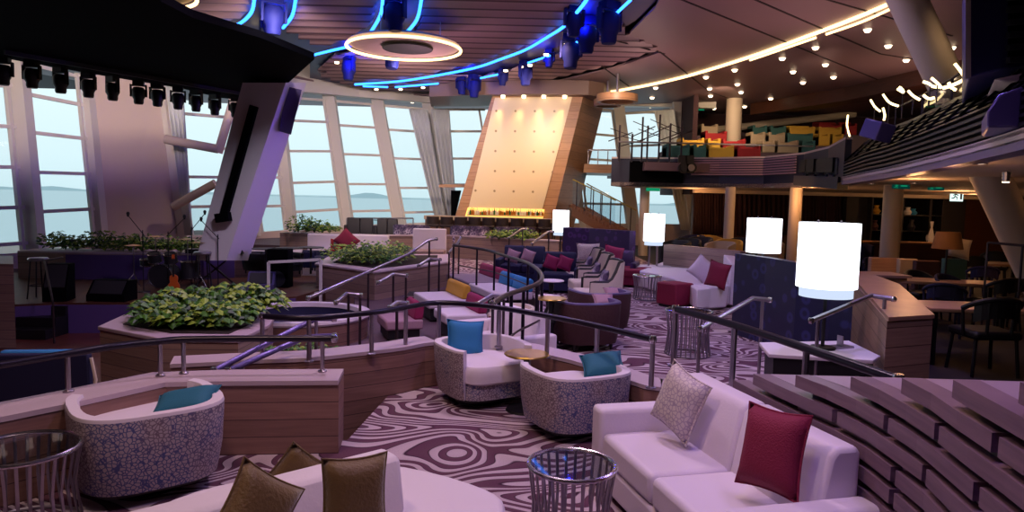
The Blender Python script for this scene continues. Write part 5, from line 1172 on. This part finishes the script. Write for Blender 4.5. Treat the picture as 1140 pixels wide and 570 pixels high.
boxpx('ledge_block', 'pinkish grey ledge under the huge dark housing', [(1106, 88), (1230, 62), (1230, 88), (1120, 92)], 7.2, 1.2, 'wall_paint', 'ledge')
boxpx('bracket_housing', 'lavender grey wedge shaped housing against the balcony louvers', [(1099, 124), (1112, 105), (1150, 92), (1230, 80), (1230, 140), (1120, 142), (1099, 142)], 6.4, .8, 'purple_metal', 'housing')
# upper deck tiers and seats
struct(MB().box(((BPW[0][0]+28)/2+1, 30.2, 3.3), (28-BPW[0][0], 10.0, .3)).build('floor', 'terrace'))
struct(MB().prism([(x_+.5, y_+.5) for x_, y_ in (BPW[5], BPW[6], BPW[7], BPW[9], BPW[11], BPW[13], BPW[17])]+[(28, 3), (28, 26), (BPW[5][0], 26)], 2.76, 3.2).build('floor', 'terrace'))
ROW = {27.0: 176, 28.4: 168, 29.8: 159, 31.2: 151, 32.6: 146}
for i, (y, py) in enumerate(list(ROW.items())):
    z = Yp(800, py, y).z-.02; xl_ = Yp(742 if i < 2 else 775, 170, y).x
    struct(MB().box(((xl_+24)/2, y+.75, (z+3.3)/2), (24-xl_, 1.4, z-3.3)).build('seating_tier', 'terrace'))
def deckseat(mt, x0, x1, y0, y1, Yd, lab):
    a, c = Yp(x0, y1, Yd), Yp(x1, y1, Yd); hh = max(.4, Yp(x0, y0, Yd).z-a.z); w_ = c.x-a.x-.06; zb_ = Yp(800, ROW[Yd], Yd).z-.02
    hh = a.z+hh-zb_
    t = thing('lounge_seat', lab, 'seat', ((a.x+c.x)/2, Yd+.45, zb_))
    MB().box((0, -.05, .21), (w_, .8, .42)).build('seat', mt, t, bevel=.04); MB().box((0, .26, hh/2), (w_, .2, hh)).build('backrest', mt, t, bevel=.04)
    for s_ in (-1, 1): MB().box((s_*(w_/2-.06), -.05, .26), (.12, .78, .52)).build('armrest', mt, t, bevel=.03)
SE = [('teal_seat', 741, 769, 163, 172, 27.0), ('teal_seat', 771, 787, 168, 177, 27.0), ('mustard', 788, 818, 165, 176, 27.0), ('red', 820, 848, 162, 175, 27.0),
      ('mustard', 757, 785, 156, 166, 28.4), ('mustard', 787, 803, 159, 168, 28.4), ('red', 804, 831, 158, 168, 28.4), ('tan', 848, 864, 158, 168, 28.4), ('tan', 865, 890, 158, 168, 28.4), ('teal_seat', 892, 909, 155, 166, 28.4),
      ('red', 784, 810, 151, 160, 29.8), ('tan', 835, 853, 149, 159, 29.8), ('tan', 855, 875, 149, 159, 29.8), ('teal_seat', 876, 906, 147, 158, 29.8), ('mustard', 911, 925, 148, 158, 29.8), ('mustard', 926, 940, 148, 158, 29.8),
      ('teal_seat', 837, 855, 143, 151, 31.2), ('teal_seat', 857, 876, 143, 151, 31.2), ('mustard', 878, 908, 138, 149, 31.2), ('mustard', 911, 938, 141, 150, 31.2), ('red', 911, 938, 135, 144, 32.6), ('red', 940, 955, 136, 144, 32.6), ('tan', 780, 800, 143, 149, 31.2)]
CN = {'teal_seat': 'grey green', 'mustard': 'yellow', 'red': 'red', 'tan': 'beige'}
from collections import Counter
RW = {27.0: 'front', 28.4: 'second', 29.8: 'third', 31.2: 'fourth', 32.6: 'back'}
cnt = Counter((s_[0], s_[5]) for s_ in SE); used = Counter()
for s_ in SE:
    k = (s_[0], s_[5]); n_ = cnt[k]; i = used[k]; used[k] += 1
    od = '' if n_ == 1 else (['left ', 'right '] if n_ == 2 else ['leftmost ', 'middle ', 'rightmost '])[i]
    deckseat(*s_, '%s%s lounge seat in the %s row of the upper balcony' % (od, CN[s_[0]], RW[s_[5]]))
# upper railing sculptures at left end of the balcony
for i, px in enumerate((689, 703, 714, 720, 733, 745, 758)):
    a = Yp(px, 180, 25.4); t = thing('balcony_post', 'slim dark post with thin cross bars on the left end of the balcony', 'post', (a.x, 25.4, 3.45), group='posts on the left end of the balcony')
    hh = [1.3, 1.0, 1.6, 1.3, 1.7, 1.4, 1.5][i]; MB().tube([(0, 0, 0), (0, 0, hh)], .035, 6).build('pole', 'dark_steel', t); MB().tube([(-.4, 0, hh*.55), (.45, 0, hh*.8)], .02, 5).tube([(-.35, 0, hh*.9), (.4, 0, hh*.72)], .015, 5).build('cross_bar', 'dark_steel', t)
t = thing('glass_railing', 'long glass railing with beige rail in front of the upper balcony seats', 'railing', (Yp(700, 170, 25.6).x, 25.3, 3.45)); o = Vector(t.location)
A = [Yp(px, 165, 25.3) for px in (688, 770, 850, 905)]
for p in A: p.z = 4.15
MB().tube([p-o for p in A], .03, 6).build('rail', 'steel', t)
for p, q in zip(A, A[1:]): MB().add([p-o, q-o, Vector((q.x, q.y, 3.5))-o, Vector((p.x, p.y, 3.5))-o], [(0, 1, 2, 3)]).build('glass_panel', 'rail_glass', t)
# slim lit handrail sweeping behind the seats
A = [Yp(775, 147, 33.6), Yp(860, 137, 33.8), Yp(952, 127, 33.8)]
r = MB().tube(A, .16, 8).build('back_rail', 'column_paint', smooth=True); tag(r, 'pale broad rail sweeping above the back row of balcony seats', 'rail')
MB().strip_wall([(p.x, p.y+.1) for p in A], .1, 3.4, 5.3, 1).build('back_panel', 'curtain_dark', r)
# ------------------------------------------------------------ columns
def col(label, p, q, r_, mt='column_paint'):
    o = MB().tube([p, q], r_, 28).build('column', mt, smooth=True); tag(o, label, 'column', kind='structure'); return o
for px, y, r_, l in ((812, 24, .17, 'slim round column under the balcony left of the half hidden lamp'), (885, 23, .20, 'slim round column under the balcony between the two big lamps'), (993, 18, .23, 'round column beside the green exit signs'), (717, 26.5, .18, 'column under the left end of the balcony')):
    c = Yp(px, 240, y); col(l, (c.x, y, 0), (c.x, y, ZB), r_)
c = Yp(817, 130, 30.3); col('round column rising between the upper balcony seats', (c.x, 30.3, 3.4), (c.x, 30.3, 6.5), .33)
a, c = Yp(1010, 0, 12.6), Yp(1165, 330, 12.6); d_ = (c-a); top = a-d_*((6.5-a.z)/(-d_.z)); bot = a+d_*((a.z-0)/(-d_.z))
col('thick slanted column passing the balcony at right', bot, top, .30)
# ------------------------------------------------------------ rear wall dressings under the balcony
yr = 29.4
def curtain(label, x0, x1, y0, y1):
    sheer(label, (x0, y0), (x1, y0), (x1, y1), (x0, y1), yr-.3, 'curtain_dark', 36, .07)
curtain('dark brown curtain left of the first slim column', 772, 806, 212, 262); curtain('dark brown curtain between the two slim columns', 820, 878, 212, 262); curtain('dark plum curtain right of the second slim column', 894, 936, 213, 262)
t = thing('display_cabinet', 'tall dark display shelves with ornaments on the rear wall', 'cabinet', (Yp(1010, 240, 28.6).x, 28.6, 0)); o = Vector(t.location)
for px0, px1 in ((968, 988), (1002, 1032), (1033, 1046)):
    a, c = Yp(px0, 240, 28.6), Yp(px1, 240, 28.6); w_ = c.x-a.x; x = (a.x+c.x)/2-o.x
    MB().box((x, .25, 1.25), (w_, .1, 2.5)).build('back_panel', 'black_matte', t)
    for z in (.5, 1.1, 1.75, 2.45): MB().box((x, 0, z), (w_, .4, .04)).build('shelf', 'dark', t)
    for s_ in (-1, 1): MB().box((x+s_*w_/2, 0, 1.25), (.06, .42, 2.5)).build('side_panel', 'charcoal', t)
for px, z, mt, hh, l in ((975, 1.12, 'brown_velvet', .4, 'brown vase on the left shelves'), (976, 1.77, 'mustard', .35, 'amber vase high on the left shelves'), (1011, 1.77, 'white_paint', .3, 'white ornament on the middle shelves'), (1017, 1.77, 'bolster_blue', .25, 'blue ornament on the middle shelves'), (1016, 1.12, 'charcoal', .45, 'grey framed ornament on the middle shelves'), (1038, .52, 'white_paint', 1.0, 'tall white figure like vase on the right shelves')):
    c = Yp(px, 240, 28.4); ob = MB().lathe([(0, 0), (.10, 0), (.16, hh*.35), (.07, hh*.75), (.10, hh), (0, hh)], 14).build('vase', mt, smooth=True); ob.location = (c.x, 28.45, z+.0); tag(ob, l, 'vase')
for px0, px1, mt in ((940, 966, 'charcoal'), (1047, 1072, 'charcoal')):
    a, c = Yp(px0, 240, 28.9), Yp(px1, 240, 28.9); o_ = MB().box(((a.x+c.x)/2, 28.9, 1.3), (c.x-a.x, .3, 2.6)).build('trim_6', mt); struct(o_)
a, c = Yp(772, 212, 28.5), Yp(1100, 209, 28.5); o_ = MB().box(((a.x+c.x)/2, 28.5, 2.52), (c.x-a.x, .3, .14)).build('trim_7', 'column_paint'); struct(o_)
# exit signs
def sign(label, px, py, y, w_, h_, mt, txt=None):
    c = Yp(px, py, y); t = thing('exit_sign', label, 'sign', c); MB().box((0, 0, 0), (w_, .05, h_)).build('plate', mt, t)
    return t, c
def runman(t, s, mt, x0=0):
    b = MB(); y = -.03
    b.lathe([(0, -.01), (.05*s, -.01), (.05*s, .01), (0, .01)], 10); 
    hv = len(b.v); b.v = [Vector((x0+v.x+.02*s, y+v.z*.3, v.y+.16*s)) for v in b.v]
    for p, q in (((0, .1), (-.03, -.03)), ((-.03, -.03), (.08, -.08)), ((.08, -.08), (.05, -.2)), ((-.03, -.03), (-.1, -.12)), ((-.1, -.12), (-.2, -.12)), ((0, .08), (.12, .02)), ((0, .08), (-.12, .02))): b.bar((x0+p[0]*s, y, p[1]*s), (x0+q[0]*s, y, q[1]*s), .012, .045*s)
    b.build('running_figure', mt, t)
t, c = sign('green exit sign above the round column', 1003, 207, 17.5, .42, .14, 'sign_green'); runman(t, .3, 'exit_green', -.12); MB().bar((-.02, -.03, 0), (.14, -.03, 0), .012, .03).build('arrow', 'exit_green', t)
t, c = sign('green exit sign left of the white lit sign', 1042, 209, 19, .42, .14, 'sign_green'); runman(t, .3, 'exit_green', -.12); MB().bar((-.02, -.03, 0), (.14, -.03, 0), .012, .03).build('arrow', 'exit_green', t)
t, c = sign('white lit square exit sign with dark running figure', 1065, 218, 26, .46, .40, 'sign_white'); runman(t, .75, 'sign_black', -.05)
MB().box((.15, -.03, 0), (.07, .01, .26)).build('door_symbol', 'sign_black', t)
t, c = sign('dim green exit sign high on the upper rear wall', 777, 119, 33.5, .6, .3, 'exit_green')
t, c = sign('small green exit sign under the left end of the balcony', 727, 211, 26, .5, .12, 'exit_green')
for i, (x, y) in enumerate([(1025, 192), (1092, 181), (982, 198), (970, 204), (1018, 203), (1119, 199), (900, 211), (860, 212)]):
    c = Z(x, y, ZB) if y < 206 else Yp(x, 211, 22); c.z = ZB; t = thing('downlight', 'small round downlight in the underside of the balcony', 'downlight', c, group='downlights under the balcony')
    MB().lathe([(0, -.012), (.05, -.012), (.06, 0)], 12).build('lens', 'down_glow', t); MB().lathe([(.05, -.02), (.075, -.02), (.075, 0), (.05, 0), (.05, -.02)], 14).build('rim', 'steel', t)
c = Yp(1120, 200, 10.5); t = thing('track_light', 'bright warm track light beside the slanted column under the balcony', 'lamp', (c.x, c.y, ZB)); MB().lathe([(0, -.16), (.05, -.16), (.06, -.02), (0, 0)], 12).build('head', 'steel', t); MB().lathe([(0, -.175), (.045, -.175), (.045, -.16), (0, -.16)], 12).build('lens', 'down_glow', t)
# ------------------------------------------------------------ restaurant
def rtable(label, cx_, cy_, w_, d_, rz, zt=.75):
    t = thing('dining_table', label, 'table', (cx_, cy_, 0), rz)
    MB().box((0, 0, zt-.025), (w_, d_, .05)).build('table_top', 'table_wood', t, bevel=.01)
    for x in (-1, 1):
        for y in (-1, 1): MB().box((x*(w_/2-.1), y*(d_/2-.1), (zt-.05)/2), (.06, .06, zt-.05)).build('leg', 'dark', t)
    return t
def dchair(label, loc, rz, mt='dark', group=None, s=1.0, open_back=True):
    t = thing('dining_chair', label, 'chair', loc, rz, group); t.scale = (s, s, s)
    MB().box((0, 0, .44), (.50, .48, .09)).build('seat', mt, t, bevel=.03)
    n = 12; arc = [PI*(.02+.96*i/n) for i in range(n+1)]
    pts = [(.29*math.cos(a), .05+.24*math.sin(a), .70+.14*math.sin(a)) for a in arc]
    MB().tube([(p[0], p[1], p[2]) for p in pts], .028, 8).build('top_rail', mt, t, smooth=True)
    b = MB()
    for (x0, y0, z0), (x1, y1, z1) in zip(pts[2:-2], pts[3:-2]):
        o = len(b.v); b.v += [Vector(p) for p in ((x0, y0, z0-.20), (x1, y1, z1-.20), (x1, y1, z1), (x0, y0, z0), (x0*.93, y0-.03, z0-.20), (x1*.93, y1-.03, z1-.20), (x1*.93, y1-.03, z1), (x0*.93, y0-.03, z0))]
        for f in ((0, 1, 2, 3), (5, 4, 7, 6), (0, 4, 5, 1), (3, 2, 6, 7)): b.face([o+k for k in f])
    b.build('backrest', mt, t)
    for i in (0, 4, 8, 12): p = pts[i]; MB().tube([p, (p[0]*.9, p[1]*.85, .42)], .018, 6).build('spindle', mt, t)
    for x in (-.21, .21):
        for y in (-.19, .19): MB().tube([(x, y, .42), (x*1.15, y*1.15, 0)], .02, 6).build('leg', mt, t)
    return t
c = Z(1085, 342, .75); rtable('wooden dining table with a bright window reflection nearest the booth wall end', c.x+.5, c.y+.15, 2.3, .8, -.06)
c = Z(1030, 312, .75); rtable('long wooden dining table behind the booth wall, second from the front', c.x+.1, c.y+.1, 2.4, .8, -.25)
c = Z(1120, 293, .75); rtable('pale topped table by the foot of the slanted column', c.x-.1, c.y, 1.2, .8, 0)
CHS = [(1092, 399, PI, 'dark', 1.15, 'big dark round back dining chair nearest to the slatted wall'), (1048, 345, 2.6, 'navy', 1.0, 'navy dining chair between the two long dining tables'), (1108, 338, 3.3, 'dark', 1.05, 'dark dining chair behind the table with the window reflection'), (1060, 332, .4, 'navy', 1.0, 'navy lit dining chair left of the second long table end'),
       (1090, 312, 2.8, 'screen_blue', 1.0, 'purple blue dining chair before the pale topped table'), (960, 338, .6, 'navy', 1.0, 'navy dining chair glowing beside the biggest lamp'), (1132, 335, 2.9, 'dark', 1.0, 'dark dining chair cut by the right edge near the table'), (975, 300, 0, 'navy', 1.0, 'dark blue dining chair behind the booth wall at left'), (1075, 300, 3.0, 'dark', 1.1, 'dark dining chair left of the pale topped table'), (1105, 290, 2.6, 'dark', 1.1, 'dark round chair touching the slanted column foot'), (1025, 325, .2, 'dark', 1.0, 'dark dining chair half hidden by the booth wall top')]
for px, py, rz, mt, s, l in CHS:
    c = Z(px, py+28 if py < 390 else py+16, 0); dchair(l, (c.x, c.y, 0), rz, mt, None, s)
# banquettes and boxes in the back restaurant
for px0, px1, y, h_, mt, l in ((968, 1000, 15, .95, 'table_wood', 'pale wooden banquette back behind the round column foot'), (1018, 1045, 14, .98, 'brown_velvet', 'brown square banquette back in the middle of the restaurant'), (1000, 1020, 14.4, .98, 'tan', 'beige seat back left of the brown banquette'), (1050, 1075, 15.2, .95, 'teal_seat', 'olive armchair with white cushion in the restaurant')):
    a, c = Yp(px0, 290, y), Yp(px1, 290, y); w_ = c.x-a.x; t = thing('banquette', l, 'seat', ((a.x+c.x)/2, y, 0)); MB().box((0, 0, h_/2), (w_, .14, h_)).build('backrest', mt, t, bevel=.02); MB().box((0, .4, .22), (w_, .7, .44)).build('seat', mt, t, bevel=.03)
pil_at(1068, 276, 15.0, .5, .45, .14, 'cream', 'white cushion in the olive armchair in the restaurant', (R(-10), R(12), 0))
c = Yp(1030, 262, 20); t = thing('sideboard', 'long low wooden sideboard in front of the display shelves', 'sideboard', (c.x, 21.5, 0)); MB().box((0, 0, .5), (3.2, .5, .9)).build('body', 'dark_wood', t, bevel=.01); MB().box((0, 0, .97), (3.3, .56, .05)).build('top_board', 'bar_wood', t)
for k in range(3): MB().box((-1.05+k*1.05, -.26, .5), (.98, .03, .8)).build('door', 'dark_wood', t)
c = Yp(1105, 243, 13.2); t = thing('floor_lamp', 'brown shaded lamp left of the slanted column in the restaurant', 'lamp', (c.x, 14.5, 0)); MB().lathe([(.27, 1.2), (.29, 1.2), (.22, 1.55), (.2, 1.55), (.27, 1.2)], 24).build('lamp_shade', 'shade_brown', t, smooth=True); MB().tube([(0, 0, 0), (0, 0, 1.4)], .02, 8).lathe([(0, 0), (.16, 0), (.15, .03), (0, .03)], 20).build('stand', 'dark', t)
t = thing('plinth', 'white cube plinth with small dishes in the restaurant', 'plinth', (Yp(990, 290, 12).x, 12.5, 0)); MB().box((0, 0, .4), (.9, .6, .8)).build('body', 'booth_wood', t, bevel=.01); MB().box((0, 0, .82), (1.0, .7, .04)).build('top_board', 'table_wood', t)
# crowd of dark chairs and yellow seats behind the partition wall
for i, (px, mt, l) in enumerate([(752, 'dark', 'dark tub chair behind the partition wall, leftmost of its row'), (766, 'dark', 'dark tub chair behind the partition wall, second of its row'), (779, 'charcoal', 'charcoal tub chair behind the partition wall'), (791, 'mustard', 'left yellow tub chair behind the partition wall'), (802, 'tan', 'beige tub chair between the yellow ones'), (812, 'mustard', 'right yellow tub chair behind the partition wall'), (824, 'dark', 'dark tub chair right of the yellow ones'), (770, 'navy', 'navy tub chair deeper behind the partition wall'), (860, 'tan', 'beige tub chair seen between the two big lamps'), (945, 'navy', 'navy tub chair right of the biggest lamp'), (958, 'navy', 'second navy tub chair right of the biggest lamp')]):
    y = 18.6+1.15*(i % 4) if i < 8 else 20.5+(i % 2)*1.2; q = Yp(px, 265, y); barrel(l, (q.x, y, 0), face_rz(rnd.uniform(-1, 1), -.6), .85, None, mt, mt, h=1.05, hb=1.2, base='legs')
# foreground wood strip of booth beyond, lower wall at far left top rail
t = thing('glass_railing', 'thin dark railing with glass at the right picture edge before the slanted column', 'railing', (Yp(1110, 275, 11.5).x, 11.5, 0)); o = Vector(t.location)
A = [Yp(1100, 270, 11.6), Yp(1180, 277, 10.8)]; MB().tube([p-o for p in A], .022, 6).build('rail', 'dark_steel', t)
for p in A+[A[0].lerp(A[1], .5)]: MB().tube([p-o, (p.x-o.x, p.y-o.y, 0)], .02, 6).build('post', 'dark_steel', t)
# ------------------------------------------------------------ lights of the room, plus added fills
def spot(loc, tgt, power, col, size=1.2, rad=.25, blend=.8):
    l = bpy.data.lights.new('spot_light', 'SPOT'); l.energy = power; l.color = lin(col)[:3]; l.spot_size = size; l.shadow_soft_size = rad; l.spot_blend = blend
    o = bpy.data.objects.new('spot_light', l); COL.objects.link(o); o.location = loc
    o.rotation_euler = (Vector(tgt)-Vector(loc)).to_track_quat('-Z', 'Y').to_euler(); return o
def point(loc, power, col, rad=.3):
    l = bpy.data.lights.new('point_light', 'POINT'); l.energy = power; l.color = lin(col)[:3]; l.shadow_soft_size = rad
    o = bpy.data.objects.new('point_light', l); COL.objects.link(o); o.location = loc; return o
PU = '#c9b0ff'; WM = '#ffcf9c'; NE_ = '#ffdcd6'
for (x, y, tx, ty, p, c) in [(-2.5, 3, -2, 4.5, 370, '#ffd0c0'), (0, 2.5, -1, 3.6, 330, '#ffdcd8'), (2.5, 3, 1.3, 4.2, 290, '#c8a8ff'), (0, 8, 0, 7.5, 570, '#f2cfe6'), (4.5, 9, 3, 10, 500, '#b89cff'), (-3, 10, -3.5, 11, 600, '#e0bcf0'),
    (-8, 12, -8, 16, 1300, '#9a78ff'), (0.5, 17, 0.5, 16, 700, '#e8ccf0'), (-5, 20, -5, 21.5, 700, NE_), (1, 23.5, 0, 25, 600, WM), (9, 20, 9, 22, 350, WM), (-10, 9, -9, 11, 500, '#d080a0'), (1, 19.5, 0, 24.5, 600, WM)]:
    spot((x, y, 6.3), (tx, ty, 0), p, c, 2.2, .35)
# added wash spots without fixtures, brightening the window line and column
for (x, y, tx, ty, tz_, p, c) in [(-9, 12, -14, 20, 3.5, 2000, '#ffe6d4'), (-5, 15, -9, 24, 3.5, 1600, '#ffe6d4'), (-3, 20, -6, 30, 3.8, 1100, '#ffe4d4'), (0, 22, -2, 32, 3.8, 800, '#ffe0c8'), (3, 22, 5, 33, 4, 500, '#ffe0c8'), (-3, 11, -6.2, 16, 3.5, 420, '#e8dcff')]:
    spot((x, y, 5.6), (tx, ty, tz_), p, c, 1.5, .3)
spot((-1.5, 17.5, 2.5), (-5.6, 16.8, 2.5), 230, '#7a50ff', 1.2, .2)
for x, y in [(560, 112), (583, 112), (605, 112), (628, 112)]:
    p = onft(x, 112, .3); p.z = 5.8; q_ = onft(x-12, 150, 0); spot(p, q_, 80, '#ffc680', .75, .05)
spot((0, 22, 6.2), (1.0, 27.3, 3.0), 170, '#ffcf90', .75, .3)
# added spots without fixtures, brightening the ribbed ceiling from below
for (x, y, p, c) in [(-2.5, 19, 110, '#ffc0d8'), (2.5, 14, 110, '#ffb8d0'), (7, 17, 120, '#ffc8c0'), (4, 22, 120, '#ffc8c0'), (12, 22, 110, '#ffc8a8'), (-4, 24, 110, '#ffd0c0')]:
    spot((x, y, 4.2), (x, y, 7), p, c, 2.9, .4)
for (x, y, p) in [(9, 22, 60), (14, 22, 60), (8, 14, 28), (12, 12, 26), (5.5, 9, 9), (17, 26, 50), (7, 27.5, 50)]: point((x, y, 2.3), p, '#ffb878', .15)
for x, y, p in [(8, 27, 170), (13, 27, 190), (18, 26, 120)]: spot((x, y, 6.3), (x, y+3.5, 4.2), p*2.2, '#ffdcb0', 2.2, .2)
spot((9, 20, 6.3), (10, 29, 4.2), 700, '#ffe0c0', 1.0, .3)  # added fill that brightens the fronts of the balcony seats
spot((6, 11, 5.5), (11.5, 12.6, 4.5), 300, '#ffd8a8', 1.2, .2)
spot((4, 13, 6.2), (7.5, 12.5, 3.0), 160, '#b8a8d8', 1.6, .3)
spot((0.2, 1.5, 5.5), (1.9, 3.0, .9), 170, '#8f6cff', 1.0, .3)
for q in [(305, 5), (438, 15), (520, 80), (600, 55), (650, 20), (389, 60)]:
    p = Z(q[0], q[1], 6.5); point((p.x, p.y, 6.3), 50, '#1a2cff', .1)
